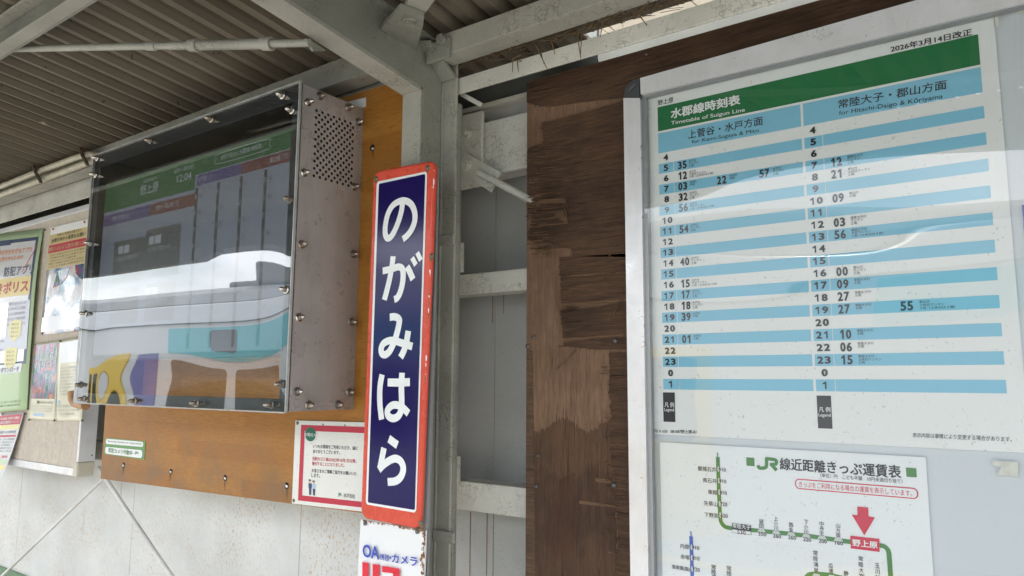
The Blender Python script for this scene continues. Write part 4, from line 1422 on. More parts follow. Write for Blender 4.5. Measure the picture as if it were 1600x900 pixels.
# wavy front sheet
mb = MB()
NX, NZ = 90, 72
v = []
for j in range(NZ + 1):
    for i in range(NX + 1):
        u, t_ = i / NX, j / NZ
        X, Z = BX0 + (BX1 - BX0) * u, BZ0 + (BZ1 - BZ0) * t_
        # bowed between the nuts, drawn in at the edges, strongest at the lower left
        y = 0.00045 * math.sin(6.0 * X + 4.0 * Z + 0.4) + 0.00025 * math.sin(3.2 * X - 9.0 * Z + 2.0)
        e = math.exp(-u / 0.12)
        y += -0.0030 * e * (t_ - 0.25) * math.exp(-((t_ - 0.42) / 0.30) ** 2)
        e2 = math.exp(-(1 - u) / 0.05)
        y += 0.0012 * e2 * math.sin(12 * t_)
        y += -0.0005 * math.exp(-((t_ - 0.10) / 0.06) ** 2) * math.sin(9 * u + 0.5)
        y += -0.0015 * math.exp(-((u - 0.10) / 0.075) ** 2 - ((t_ - 0.06) / 0.13) ** 2)
        v.append((X, BY0 + y, Z))
f = [(j * (NX + 1) + i, j * (NX + 1) + i + 1, (j + 1) * (NX + 1) + i + 1, (j + 1) * (NX + 1) + i) for j in range(NZ) for i in range(NX)]
mb.add(v, f, M['pane'], True)
fcov = mb.build('front_cover', bx)
mb = MB()
e = 0.006
mb.box(BX0, BX1, BY0 + 0.0005, BY0 + e, BZ1 + 0.0005, BZ1 + 0.004, M['acrylic_edge'])
mb.box(BX1 + 0.0005, BX1 + 0.0035, BY0, BY0 + e, BZ0, BZ1 + 0.004, M['acrylic_edge'])
mb.box(BX0, BX1, BY0 + 0.0005, BY0 + e, BZ0 - 0.003, BZ0 - 0.0005, M['acrylic_edge'])
mb.box(BX0 - 0.004, BX0 - 0.0005, BY0 + 0.0005, BY0 + e, BZ0, BZ1, M['acrylic_edge'])
mb.build('cover_edge', bx)
# inner angle frame behind the cover
mb = MB()
fy0, fy1 = BY0 + 0.008, BY0 + 0.012
mb.box(BX0, BX1, fy0, fy1, BZ1 - 0.036, BZ1, M['box_frame'])
mb.box(BX0, BX1, fy0, fy1, BZ0, BZ0 + 0.026, M['box_frame'])
mb.box(BX0, BX0 + 0.030, fy0 + 0.0002, fy1, BZ0 + 0.0262, BZ1 - 0.0362, M['box_frame'])
mb.box(BX1 - 0.030, BX1, fy0 + 0.0002, fy1, BZ0 + 0.0262, BZ1 - 0.0362, M['box_frame'])
mb.build('inner_frame', bx, 0.0008)
# top, bottom and left walls
mb = MB()
mb.box(BX0, BX1 - 0.0045, BY0 + 0.0065, BY1, BZ1 - 0.003, BZ1, M['box_frame'])
mb.build('top_plate', bx)
mb = MB()
mb.box(BX0, BX1 - 0.0045, BY0 + 0.0065, BY1, BZ0, BZ0 + 0.001, M['clear'])
mb.build('bottom_plate', bx)
mb = MB()
mb.box(BX0, BX0 + 0.003, BY0 + 0.0065, BY1, BZ0 + 0.0035, BZ1 - 0.0035, M['box_frame'])
mb.build('side_plate', bx)
# right side plate with a field of real round holes
mb = MB()
PXo = BX1
def yz_of(px, py):
    q = PX(px, py, PXo)
    return q.y, q.z
hy0, hz1_ = yz_of(490, 168)
hy1, _ = yz_of(548, 200)
_, hz0_ = yz_of(508, 282)
p_ = 0.0166
ncol = max(3, int(round((hy1 - hy0) / (p_))))
nrow = int(round((hz1_ - hz0_) / (p_ / 2)))
hy1 = hy0 + p_ * (ncol + 0.5)
hz0_ = hz1_ - p_ / 2 * nrow
r_h = 0.0035
K = 12
def hole_cell(cy, cz, hw, hh_):
    vs = []
    for k in range(K):
        a = 2 * PI * k / K + PI / K
        vs.append((PXo, cy + r_h * math.cos(a), cz + r_h * math.sin(a)))
    for k in range(K):
        a = 2 * PI * k / K + PI / K
        c_, s2 = math.cos(a), math.sin(a)
        m__ = min(hw / abs(c_), hh_ / abs(s2))
        vs.append((PXo, cy + c_ * m__, cz + s2 * m__))
    fs = [(k, K + k, K + (k + 1) % K, (k + 1) % K) for k in range(K)]
    # true corners of the cell
    base = len(vs)
    for sy, sz in ((1, 1), (-1, 1), (-1, -1), (1, -1)):
        vs.append((PXo, cy + sy * hw, cz + sz * hh_))
    def outer(k):
        return vs[K + k]
    for k in range(K):
        a, b = vs[K + k], vs[K + (k + 1) % K]
        if abs(a[1] - b[1]) > 1e-7 and abs(a[2] - b[2]) > 1e-7:
            cnr = min(range(4), key=lambda q: abs(vs[base + q][1] - (cy + math.copysign(hw, (a[1] + b[1]) / 2 - cy))) + abs(vs[base + q][2] - (cz + math.copysign(hh_, (a[2] + b[2]) / 2 - cz))))
            fs.append((K + k, base + cnr, K + (k + 1) % K))
    mb.add(vs, fs, M['box_side'])
    rim = [vs[k] for k in range(K)] + [(PXo - 0.003, q[1], q[2]) for q in vs[:K]]
    mb.add(rim, [(k, (k + 1) % K, K + (k + 1) % K, K + k) for k in range(K)], M['box_frame'])
def yzq(y0_, y1_, z0_, z1_):
    if y1_ - y0_ > 1e-6 and z1_ - z0_ > 1e-6:
        mb.add([(PXo, y0_, z0_), (PXo, y1_, z0_), (PXo, y1_, z1_), (PXo, y0_, z1_)], [(0, 1, 2, 3)], M['box_side'])
sy0 = BY0 + 0.0065
yzq(sy0, hy0, BZ0, BZ1)
yzq(hy1, BY1, BZ0, BZ1)
yzq(hy0, hy1, BZ0, hz0_)
yzq(hy0, hy1, hz1_, BZ1)
for r_ in range(nrow):
    zc = hz1_ - p_ / 2 * (r_ + 0.5)
    o_ = 0 if r_ % 2 == 0 else p_ / 2
    if o_:
        yzq(hy0, hy0 + o_, zc - p_ / 4, zc + p_ / 4)
    else:
        yzq(hy0 + p_ * ncol, hy1, zc - p_ / 4, zc + p_ / 4)
    for c_ in range(ncol):
        hole_cell(hy0 + o_ + p_ * (c_ + 0.5), zc, p_ / 2, p_ / 4)
mb.add([(PXo - 0.003, sy0, BZ0), (PXo - 0.003, BY1, BZ0), (PXo, BY1, BZ0), (PXo, sy0, BZ0)], [(0, 1, 2, 3)], M['box_side'])
mb.add([(PXo - 0.003, sy0, BZ1), (PXo - 0.003, BY1, BZ1), (PXo, BY1, BZ1), (PXo, sy0, BZ1)], [(0, 3, 2, 1)], M['acrylic_edge'])
pplate = mb.build('perforated_plate', bx)
# added black sheet standing in for the dark behind the holes
MB().box(BX1 - 0.03, BX1 - 0.028, sy0 + 0.01, BY1 - 0.001, BZ0 + 0.02, BZ1 - 0.01, M['black']).build('hole_shade_sheet', bx)
def capnut(o, ax, par):
    mb = MB()
    ax = Vector(ax)
    o = Vector(o)
    bm_ = M['bolt_old'] if rnd.random() < 0.45 else M['bolt']
    ax = (ax + Vector((rnd.uniform(-0.06, 0.06), rnd.uniform(-0.06, 0.06), rnd.uniform(-0.06, 0.06)))).normalized()
    oh = rnd.uniform(-0.001, 0.003)
    mb.lathe(o, ax, [(0, 0.0092), (0.0016, 0.0092), (0.0018, 0.003)], M['screw'] if rnd.random() < 0.3 else bm_, 16)
    mb.hexn(o + ax * 0.0018, ax, 0.0066, 0.006, bm_)
    mb.lathe(o + ax * 0.0076, ax, [(0, 0.0054), (0.003 + oh, 0.0052), (0.006 + oh, 0.0042), (0.0085 + oh, 0.0024), (0.0095 + oh, 0.0003)], bm_, 14)
    mb.lathe(o, -ax, [(0.001, 0.0035), (0.012, 0.0035)], bm_, 8)
    mb.build('cap_nut', par)
for x, y in ((152, 243), (235, 220), (330, 186), (441, 149), (456, 172), (149, 273), (142, 380), (133, 490), (126, 601), (130, 629), (210, 630), (307, 632), (424, 632), (443, 600), (451, 452), (455, 311)):
    q = P(x, y, BY0 - 0.002)
    q.x = min(max(q.x, BX0 + 0.010), BX1 - 0.010)
    q.z = min(max(q.z, BZ0 + 0.011), BZ1 - 0.011)
    capnut((q.x, BY0 - 0.002, q.z), (0, -1, 0), fcov)
for x, y in ((481, 160), (500, 150), (544, 168), (560, 191), (475, 270), (553, 292), (471, 382), (552, 397), (467, 496), (549, 503), (464, 612), (546, 613), (482, 633), (528, 632)):
    q = PX(x, y, BX1 + 0.001)
    q.y = min(max(q.y, BY0 + 0.015), BY1 - 0.011)
    q.z = min(max(q.z, BZ0 + 0.011), BZ1 - 0.011)
    capnut((BX1 + 0.001, q.y, q.z), (1, 0, 0), pplate)
# flat screen
sv = thing('departure_screen', 'lit flat screen with green header showing train times inside the display box', 'screen', (0, 0, 0))
SD = 1.0
sx0, sx1 = BX0 + 0.005, P(453.5, 300, SD).x
sz1 = P(453, 201, SD).z
sz0 = sz1 - 0.50
mb = MB()
mb.box(sx0 - 0.001, sx1 + 0.012, SD + 0.001, SD + 0.045, sz0 - 0.014, sz1 + 0.012, M['black'])
mb.build('housing', sv, 0.003)
TE = 0.075
E_bg = emit('screen_grey', (0.42, 0.48, 0.58), TE)
E_gr = emit('screen_green', (0.055, 0.22, 0.075), TE)
E_bl = emit('screen_violet', (0.17, 0.15, 0.36), TE)
E_rd = emit('screen_red', (0.26, 0.10, 0.09), TE)
E_dk = emit('screen_dark', (0.10, 0.105, 0.11), TE)
E_kh = emit('screen_khaki', (0.20, 0.21, 0.19), TE)
E_wh = emit('screen_white', (0.75, 0.8, 0.85), TE)
mb = MB()
S1 = SD
mb.rect(sx0, sx1, sz0, sz1, S1, E_bg)
scr = mb.build('screen', sv)
mb = MB()
sw_ = sx1 - sx0
def sp(u0, u1, v0, v1, mat, lay=1):
    """block of the picture, v measured down from the top edge"""
    mb.rect(sx0 + sw_ * u0, sx0 + sw_ * u1, sz1 - 0.5 * v1, sz1 - 0.5 * v0, S1 - 0.0005 * lay, mat)
def st_(txt, u0, u1, v0, v1, mat, lay=3, off=0.004):
    mb.text(txt, sx0 + sw_ * u0, sx0 + sw_ * u1, sz1 - 0.5 * v1, sz1 - 0.5 * v0, S1 - 0.0005 * lay, mat, off)
sp(0, 0.55, 0, 0.17, E_gr)
sp(0.55, 1, 0, 0.095, E_gr)
sp(0, 0.30, 0.19, 0.255, E_bl)
sp(0.30, 0.555, 0.19, 0.255, E_rd)
sp(0.56, 0.78, 0.10, 0.155, E_bl)
sp(0.78, 1, 0.10, 0.155, E_rd)
for u in (0.555, 0.665, 0.775, 0.885):
    sp(u, u + 0.014, 0.165, 0.98, E_dk)
    for k in range(9):
        st_(str((5, 10, 15, 20)[int((u - 0.55) / 0.11)] + k % 5), u + 0.002, u + 0.012, 0.2 + 0.085 * k, 0.222 + 0.085 * k, E_wh, 3, 0)
        if (k * 7 + int(u * 100)) % 3:
            st_('35', u + 0.022, u + 0.036, 0.2 + 0.085 * k, 0.222 + 0.085 * k, E_dk, 3, 0)
sp(0.09, 0.29, 0.36, 0.60, E_kh)
sp(0.29, 0.49, 0.33, 0.60, E_kh)
sp(0.31, 0.48, 0.63, 0.83, E_kh)
sp(0.09, 0.27, 0.63, 0.83, E_kh)
st_('のがみはら', 0.25, 0.33, 0.035, 0.06, E_wh)
st_('野上原', 0.235, 0.345, 0.07, 0.125, E_wh)
st_('8月11日(火)', 0.43, 0.54, 0.03, 0.06, E_wh)
st_('12:04', 0.45, 0.53, 0.07, 0.11, E_wh)
st_('8月11日(火) 水郡線 時刻表', 0.68, 0.87, 0.03, 0.06, E_wh)
mb.stroke([(sx0 + sw_ * a_, sz1 - 0.5 * b_) for a_, b_ in ((0.655, 0.045), (0.665, 0.02), (0.89, 0.02), (0.90, 0.045), (0.89, 0.07), (0.665, 0.07), (0.655, 0.045))], 0.0014, S1 - 0.0012, E_wh)
st_('水戸方面・上り', 0.57, 0.64, 0.113, 0.14, E_wh)
st_('郡山方面・下り', 0.91, 0.985, 0.113, 0.14, E_wh)
st_('上菅谷・水戸方面・上り', 0.06, 0.17, 0.205, 0.235, E_wh)
st_('常陸大子・郡山方面・下り', 0.34, 0.47, 0.205, 0.235, E_wh)
for a_, b_ in ((0.31, 0.37), (0.31, 0.65), (0.12, 0.39)):
    sp(a_, a_ + 0.03, b_, b_ + 0.045, E_wh, 2)
    sp(a_ + 0.035, a_ + 0.07, b_, b_ + 0.045, E_wh, 2)
    st_('12:03', a_, a_ + 0.05, b_ + 0.06, b_ + 0.085, E_wh)
    st_('常陸大子行', a_ + 0.06, a_ + 0.13, b_ + 0.06, b_ + 0.085, E_wh)
mb.build('screen_picture', scr)
# elbow fitting under the left corner of the box
D = 0.985
a, b, c = P(113, 612, D), P(114, 629, D), P(134, 634, D)
pth = [a, a + (b - a) * 0.55]
for k in range(1, 6):
    t_ = k / 6
    pth.append((a + (b - a) * 0.55) * (1 - t_) ** 2 + b * 2 * t_ * (1 - t_) + (b + (c - b) * 0.4) * t_ * t_)
pth += [b + (c - b) * 0.5, c]
mb = MB()
mb.tube(pth, 0.0125, M['elbow'], 16)
tag(mb.build('pipe_elbow'), 'tan pipe elbow at the lower left corner of the display box', 'pipe')

# ------------------------------------------------------------------ enamel station name sign
ED = 1.050
es = thing('station_sign', 'tall enamel sign with coral rim and white hiragana on dark blue, fixed to the post', 'sign', (0, 0, 0))
oq = [(584, 268), (681, 250), (657, 827), (564, 809)]
def bil(q, u, v_, D):
    tl_, tr2, br2, bl2 = [P(x, y, D) for x, y in q]
    return (bl2 * (1 - u) + br2 * u) * (1 - v_) + (tl_ * (1 - u) + tr2 * u) * v_
def rquad(q, D, r_, asp, k=6):
    return [bil(q, u / asp, v_, D) for u, v_ in rrect(asp / 2, 0.5, asp, 1, r_, k)]
asp = 0.25
ring = rquad(oq, ED, 0.028, asp)
cen = sum(ring, Vector()) / len(ring)
rings = []
for s_k, dy in ((1.0, 0.006), (1.0, 0.0015), (0.975, -0.0015), (0.93, -0.0025)):
    rr_ = []
    for q in ring:
        d_ = q - cen
        sx = 1 - (1 - s_k) * 1.0
        ln = Vector((d_.x, 0, d_.z))
        k_ = (1 - s_k) * 0.08 
        nx = d_.x - math.copysign(min(abs(d_.x), k_ * 0.9), d_.x)
        nz = d_.z - math.copysign(min(abs(d_.z), k_ * 0.9), d_.z)
        rr_.append(Vector((cen.x + nx, ED + dy, cen.z + nz)))
    rings.append(rr_)
mb = MB()
n = len(ring)
allv = [q for rr_ in rings for q in rr_]
fs = []
for k in range(len(rings) - 1):
    for i in range(n):
        fs.append((k * n + i, (k + 1) * n + i, (k + 1) * n + (i + 1) % n, k * n + (i + 1) % n))
mb.add(allv, fs, M['enamel_red'], True)
mb.flat(rings[-1], M['enamel_red'])
mb.flat([q + Vector((0, 0, 0)) for q in rings[0]], M['rust'])
mb.build('plate', es)
E1 = ED - 0.0032
wq_ = [(588.7, 284), (667.5, 267.5), (650.3, 801.5), (571.5, 788)]
bq_ = [(592, 287.2), (664.3, 271.8), (648, 797), (574.6, 785)]
mb = MB()
mb.flat(rquad(wq_, E1, 0.012, asp), M['enamel_white'])
mb.build('white_line', es)
mb = MB()
mb.flat(rquad(bq_, E1 - 0.0006, 0.006, asp), M['enamel_blue'])
bfield = mb.build('blue_field', es)
def kana(strokes, ox, oy, s_, wd=0.0150):
    mb = MB()
    for k, (pts, ww_) in enumerate(strokes):
        q = [P(ox + x / s_, oy + y / s_, E1 - 0.0012) for x, y in pts]
        mb.stroke([(a_.x, a_.z) for a_ in q], wd * ww_, E1 - 0.0012 - 0.0001 * k, M['enamel_white'])
    return mb.build('character', bfield)
kana([([(207, 226), (203, 262), (192, 305), (174, 353), (154, 388), (137, 397), (126, 377), (127, 335), (138, 285), (160, 245), (190, 225), (218, 221), (246, 236), (263, 270), (265, 312), (252, 352), (233, 380), (209, 402)], 0.92)], 560, 240, 3)
kana([([(114, 550), (160, 540), (186, 531), (204, 538), (210, 562), (207, 605), (196, 650), (182, 676), (168, 684)], 0.95),
      ([(163, 481), (157, 530), (144, 600), (122, 686)], 0.95),
      ([(228, 530), (242, 556), (256, 590)], 0.95), ([(252, 488), (270, 522)], 0.72), ([(276, 464), (294, 500)], 0.72)], 560, 240, 3)
kana([([(836, 183), (868, 180), (894, 196), (893, 230), (876, 300), (858, 350), (835, 395), (808, 417), (787, 408), (783, 378), (797, 348), (830, 330), (868, 330), (915, 345), (978, 366)], 1.0),
      ([(952, 268), (942, 330), (925, 390), (904, 434)], 1.0)], 400, 450, 4)
kana([([(788, 541), (775, 620), (774, 720), (785, 822)], 0.98), ([(823, 590), (890, 591), (962, 588)], 1.05),
      ([(913, 530), (909, 620), (911, 700), (908, 760), (890, 800), (856, 815), (826, 797), (824, 762), (850, 735), (884, 732), (918, 748), (954, 784)], 1.0)], 400, 450, 4)
kana([([(830, 42), (884, 82)], 1.05), ([(800, 99), (792, 140), (776, 222)], 1.0), ([(768, 236), (796, 206), (836, 178), (872, 166), (904, 182), (920, 218), (916, 258), (898, 290), (868, 308), (824, 312)], 1.0)], 400, 675, 4)
for x, y in ((588, 279), (668, 262), (674.5, 400), (658, 818)):
    c = P(x, y, ED - 0.003)
    mb = MB()
    for k in range(5):
        mb.disc(c.x + rnd.uniform(-0.002, 0.002), c.z - 0.002 * k, 0.0062 - 0.0009 * k, ED - 0.0028 - 0.00002 * k, M['rust'], 12)
    mb.build('rust_ring', es)
    mb = MB()
    mb.lathe((c.x, ED - 0.003, c.z), (0, -1, 0), [(0, 0.0044), (0.0008, 0.0044), (0.0016, 0.003), (0.0018, 0.0005)], M['screw'], 12)
    mb.build('screw', es)
# chips along the right rim
mb = MB()
rr_ = random.Random(3)
for k in range(22):
    v_ = min(0.97, max(0.02, (0.62, 0.72, 0.40, 0.93)[k % 4] + rr_.gauss(0, 0.03)))
    c = bil(oq, 0.985, v_, ED - 0.0004)
    s_k = rr_.uniform(0.0006, 0.0022)
    mb.disc(c.x + rr_.uniform(-0.001, 0.0015), c.z, s_k, ED - 0.0017 - 0.00002 * k, M['enamel_white'] if k % 3 else M['rust'], 6, s_k * rr_.uniform(1, 4))
mb.build('rim_chips', es)
# thin dark backing strip between sign and post
mb = MB()
bs = [P(680, 262, ED + 0.012), P(684, 262, ED + 0.012), P(667, 905, ED + 0.012), P(660, 905, ED + 0.012)]
mb.prism(bs, (0, 0.006, 0), M['alu_dark'])
mb.build('backing_strip', es)

# lower advertising plate
ad = thing('advert_sign', 'white enamel advert plate with rusty edges directly below the blue name sign', 'sign', (0, 0, 0))
aq = [(563.5, 812), (665.5, 829), (661.5, 905), (559.5, 905)]
tl_, tr2, br2, bl2 = [P(x, y, ED + 0.004) for x, y in aq]
mb = MB()
dn = Vector((-0.012, 0, -0.40))
mb.prism([tl_, tr2, tr2 + dn, tl_ + dn], (0, 0.004, 0), M['enamel_rusty'])
mb.build('plate', ad, 0.001)
A1 = ED + 0.0034
mb = MB()
rr_ = random.Random(9)
for k in range(70):
    t_ = rr_.random() ** 1.2
    c = tr2 + dn * t_ * 0.5
    s_k = rr_.uniform(0.0008, 0.003)
    mb.disc(c.x - abs(rr_.gauss(0, 0.003)) - 0.001, c.z, s_k, A1 - 0.00002 * k, M['rust'], 7, s_k * rr_.uniform(0.8, 2))
for k in range(40):
    u = rr_.random() ** 0.6
    c = tl_ * (1 - u) + tr2 * u
    s_k = rr_.uniform(0.0008, 0.0024)
    mb.disc(c.x, c.z - abs(rr_.gauss(0, 0.0015)), s_k * 1.4, A1 - 0.0015 - 0.00002 * k, M['rust'], 7, s_k)
mb.build('rust_marks', ad)
A2 = ED - 0.0002
mb = MB()
mb.qtext('OA', ((566.5, 850), (592, 854), (592.5, 875), (566.5, 870)), A2, M['ad_blue'], 0.03)
mb.qtext('機器', ((593.5, 864.5), (608, 867), (608, 877.5), (593.5, 874.5)), A2, M['ad_blue'], 0.012)
mb.qtext('・', ((608.5, 869), (611.5, 869.5), (611.5, 874), (608.5, 873)), A2, M['ad_blue'], 0.0)
mb.qtext('カメラ', ((612, 865), (652, 870.5), (652, 885.5), (612, 878.5)), A2, M['ad_blue'], 0.024)
mb.build('blue_lettering', ad)
mb = MB()
for q in (((566, 878), (575.8, 879.6), (575.8, 912), (566, 912)), ((582, 881), (592.5, 882.6), (592.5, 912), (582, 912)), ((597, 884), (624, 888.6), (624, 897), (597, 894)), ((614, 895.2), (624, 896.9), (624, 912), (614, 912))):
    mb.pq(q, A2, M['ad_red'])
mb.build('red_lettering', ad)
for x, y in ((569.5, 818), (651, 831)):
    c = P(x, y, A2)
    mb = MB()
    mb.lathe((c.x, A2 + 0.003, c.z), (0, -1, 0), [(0, 0.0042), (0.003, 0.0042), (0.004, 0.0028), (0.0042, 0.0005)], M['screw'], 12)
    mb.build('screw', ad)

# ------------------------------------------------------------------ pin board on the left with its papers
ND = 1.200
pb = thing('pin_board', 'aluminium framed beige pin board full of papers left of the display box', 'notice board', (0, 0, 0))
nx1 = P(128, 640, ND).x
nz0, nz1 = P(31, 722, ND).z, P(60, 345, ND).z
MB().box(-4.2, nx1 - 0.012, ND + 0.004, ND + 0.03, nz0 + 0.008, nz1 - 0.01, M['felt']).build('pin_panel', pb)
MB().box(nx1 - 0.0118, nx1, ND, ND + 0.056, nz0 + 0.03, nz1, M['alu']).build('side_rail', pb, 0.002)
MB().box(-4.2, nx1 - 0.03, ND, ND + 0.056, nz0 - 0.018, nz0 + 0.0075, M['alu']).build('bottom_rail', pb, 0.002)
MB().box(-4.2, nx1 - 0.0122, ND, ND + 0.056, nz1 - 0.0095, nz1 + 0.012, M['alu']).build('top_rail', pb, 0.002)
MB().box(nx1 - 0.0295, nx1 + 0.002, ND - 0.002, ND + 0.056, nz0 - 0.020, nz0 + 0.0295, M['beige']).build('corner_cap', pb, 0.006)
mb = MB()
for dz in (0.05, 0.25, 0.45):
    mb.lathe((nx1, ND + 0.045, nz0 + dz), (1, 0, 0), [(0, 0.003), (0.001, 0.002)], M['screw'], 8)
mb.build('rivets', pb)

def sheet(name, label, quad, mat, D, curl=None, cat='poster'):
    """a paper sheet on the board; returns (root, mapping from sheet coordinates to space)"""
    r_ = thing(name, label, cat, (0, 0, 0), 'papers on the pin board')
    Q = [P(x, y, D) for x, y in quad]
    def mp_(u, v_, lift=0.0):
        q = (Q[3] * (1 - u) + Q[2] * u) * (1 - v_) + (Q[0] * (1 - u) + Q[1] * u) * v_
        dy = curl(u, v_) if curl else 0.0
        return Vector((q.x, q.y - dy - lift, q.z))
    mb = MB()
    NU, NV = 12, 20
    for lay in (0.0,):
        v = [mp_(i / NU, j / NV) for j in range(NV + 1) for i in range(NU + 1)]
        f = [(j * (NU + 1) + i, j * (NU + 1) + i + 1, (j + 1) * (NU + 1) + i + 1, (j + 1) * (NU + 1) + i) for j in range(NV) for i in range(NU)]
        mb.add(v, f, mat, True)
    o = mb.build('paper', r_)
    s2 = o.modifiers.new('solid', 'SOLIDIFY')
    s2.thickness = 0.0004
    s2.offset = 1
    s2.offset = -1
    return r_, mp_
def patch(mb, mp_, u0, u1, v0, v1, mat, lift=0.001, n=6):
    v = [mp_(u0 + (u1 - u0) * i / n, v0 + (v1 - v0) * j / n, lift) for j in range(n + 1) for i in range(n + 1)]
    mb.add(v, [(j * (n + 1) + i, j * (n + 1) + i + 1, (j + 1) * (n + 1) + i + 1, (j + 1) * (n + 1) + i) for j in range(n) for i in range(n)], mat, True)
def block(root, name, mp_, u0, u1, v0, v1, mat, lift=0.001, n=8):
    m_ = MB()
    patch(m_, mp_, u0, u1, v0, v1, mat, lift, n)
    return m_.build(name, root)
def words(mb, mp_, txt, u0, u1, v0, v1, mat, off=0.0, lift=0.0016):
    mb.text(txt, 0, 1, 0, 1, 0, mat, off, lambda a_, b_: mp_(u0 + (u1 - u0) * a_, v0 + (v1 - v0) * b_, lift))
def greek(mb, mp_, u0, u1, v0, v1, n, mat, seed=1, lift=0.0015):
    """rows of small print"""
    src = 'この駅をご利用のお客さまへお知らせいたします電車の運転時刻が変わりますのでご注意ください'
    rr = random.Random(seed)
    for k in range(n):
        a = v1 - (v1 - v0) * (k + 0.15) / n
        b = a - (v1 - v0) / n * 0.62
        s0 = rr.randrange(0, 18)
        L = 14
        words(mb, mp_, src[s0:s0 + L], u0, u1 - (u1 - u0) * (0.35 * rr.random() if k % 3 == 2 else 0), b, a, mat, 0, lift)

# a) police app poster, green rim, its lower half swelling off the board
def curlA(u, v_):
    return 0.002 + 0.014 * math.sin(PI * min(1, (1 - v_) * 1.1)) * (0.3 + 0.7 * u) + 0.006 * math.sin(7 * v_ + 1) * u * (1 - v_)
r_, mp_ = sheet('crime_poster', 'lime bordered crime prevention app poster, widest sheet on the pin board', [(-78, 374), (69, 357), (45, 640), (-120, 655)], M['sheet_lime'], ND + 0.002, curlA)
mb = MB()
block(r_, 'navy_frame', mp_, 0.03, 0.972, 0.25, 0.955, M['navy'], 0.0008, 10)
block(r_, 'white_area', mp_, 0.05, 0.952, 0.265, 0.935, M['sheet_white'], 0.0014, 10)
block(r_, 'picture_area', mp_, 0.05, 0.97, 0.33, 0.60, M['lav'], 0.0018, 10)
block(r_, 'white_area', mp_, 0.62, 0.78, 0.40, 0.60, M['sheet_white'], 0.0022)
block(r_, 'title_band', mp_, 0.50, 0.96, 0.63, 0.735, M['title_yellow'], 0.0021)
block(r_, 'navy_frame', mp_, 0.60, 0.72, 0.925, 0.955, M['navy'], 0.0022)
block(r_, 'white_area', mp_, 0.52, 0.94, 0.205, 0.255, M['sheet_white'], 0.0012)
mb = MB()
for u, v_ in ((0.62, 0.535), (0.86, 0.44), (0.84, 0.29)):
    pts = [(u - 0.055, v_ + 0.045), (u, v_ + 0.06), (u + 0.055, v_ + 0.045), (u + 0.05, v_ - 0.03), (u, v_ - 0.065), (u - 0.05, v_ - 0.03)]
    q = [mp_(a_, b_, 0.0026) for a_, b_ in pts]
    mb = MB()
    mb.flat(q, M['shield'])
    for k in range(4):
        words(mb, mp_, 'あんしん', u - 0.032, u + 0.032, v_ + 0.028 - 0.022 * k, v_ + 0.040 - 0.022 * k, M['navy'], 0, 0.003)
    mb.build('shield_mark', r_)
mb = MB()
words(mb, mp_, '防犯アプリ', 0.70, 0.97, 0.745, 0.80, M['navy'], 0.015, 0.0024)
words(mb, mp_, 'いばらきポリス', 0.40, 0.945, 0.648, 0.715, M['title_red'], 0.03, 0.0028)
words(mb, mp_, '子どもや女性を守るための', 0.50, 0.86, 0.835, 0.86, M['p_orange'], 0.012, 0.0024)
words(mb, mp_, 'いばらき県の安全を守るアプリ', 0.48, 0.93, 0.87, 0.90, M['p_orange'], 0.012, 0.0024)
greek(mb, mp_, 0.56, 0.76, 0.28, 0.42, 6, M['p_grey'], 4, 0.0026)
greek(mb, mp_, 0.78, 0.94, 0.46, 0.60, 5, M['p_grey'], 5, 0.0026)
words(mb, mp_, '今すぐダウンロード', 0.68, 0.92, 0.212, 0.24, M['navy'], 0.02, 0.002)
greek(mb, mp_, 0.55, 0.95, 0.02, 0.06, 2, M['p_rgreen'], 6, 0.0018)
mb.build('lettering', r_)
mb = MB()
mb.stroke([(q.x, q.z) for q in (mp_(0.985, 0.90, 0), mp_(0.87, 0.76, 0))], 0.004, ND - 0.012, M['p_red'])
mb.build('red_stroke', r_)
# b) yellow request sheet with a picture below, its glare put into the colours
def curlB(u, v_):
    return 0.002 + 0.003 * math.sin(9 * u + 2 * v_) * (1 - v_) + 0.003 * (1 - v_) * u
r_, mp_ = sheet('request_poster', 'glossy poster with yellow heading and red band beside the display box', [(81, 356), (140, 342), (130, 516), (64, 524)], M['photo_glare'], ND + 0.0022, curlB)
mb = MB()
block(r_, 'yellow_heading', mp_, 0.0, 1.0, 0.60, 0.93, M['sheet_yellow'], 0.0008)
block(r_, 'red_band', mp_, 0.0, 1.0, 0.755, 0.83, M['notice_red'], 0.0014)
block(r_, 'top_margin', mp_, 0.0, 1.0, 0.93, 1.0, M['paper'], 0.0008)
block(r_, 'white_area', mp_, 0.02, 0.98, 0.03, 0.16, M['sheet_white'], 0.0008)
mb = MB()
words(mb, mp_, '列車をご利用のお客さまへ', 0.2, 0.85, 0.90, 0.925, M['p_black'], 0, 0.0016)
words(mb, mp_, 'JR東日本から重要なお願い', 0.06, 0.95, 0.845, 0.89, M['p_black'], 0.01, 0.0016)
words(mb, mp_, '踏切に入らないようご協力をお願いします', 0.02, 0.98, 0.772, 0.81, M['sheet_yellow'], 0.01, 0.002)
greek(mb, mp_, 0.05, 0.95, 0.61, 0.745, 5, M['p_black'], 7, 0.0016)
mb.build('lettering', r_)
mb = MB()
q = [mp_(a_, b_, 0.0016) for a_, b_ in ((0.30, 0.575), (0.62, 0.585), (0.55, 0.50), (0.40, 0.45), (0.22, 0.42))]
mb.flat(q, M['photo'])
q = [mp_(a_, b_, 0.0016) for a_, b_ in ((0.75, 0.595), (1.0, 0.595), (1.0, 0.44), (0.88, 0.47), (0.78, 0.52))]
mb.flat(q, M['photo'])
mb.build('dark_picture', r_)
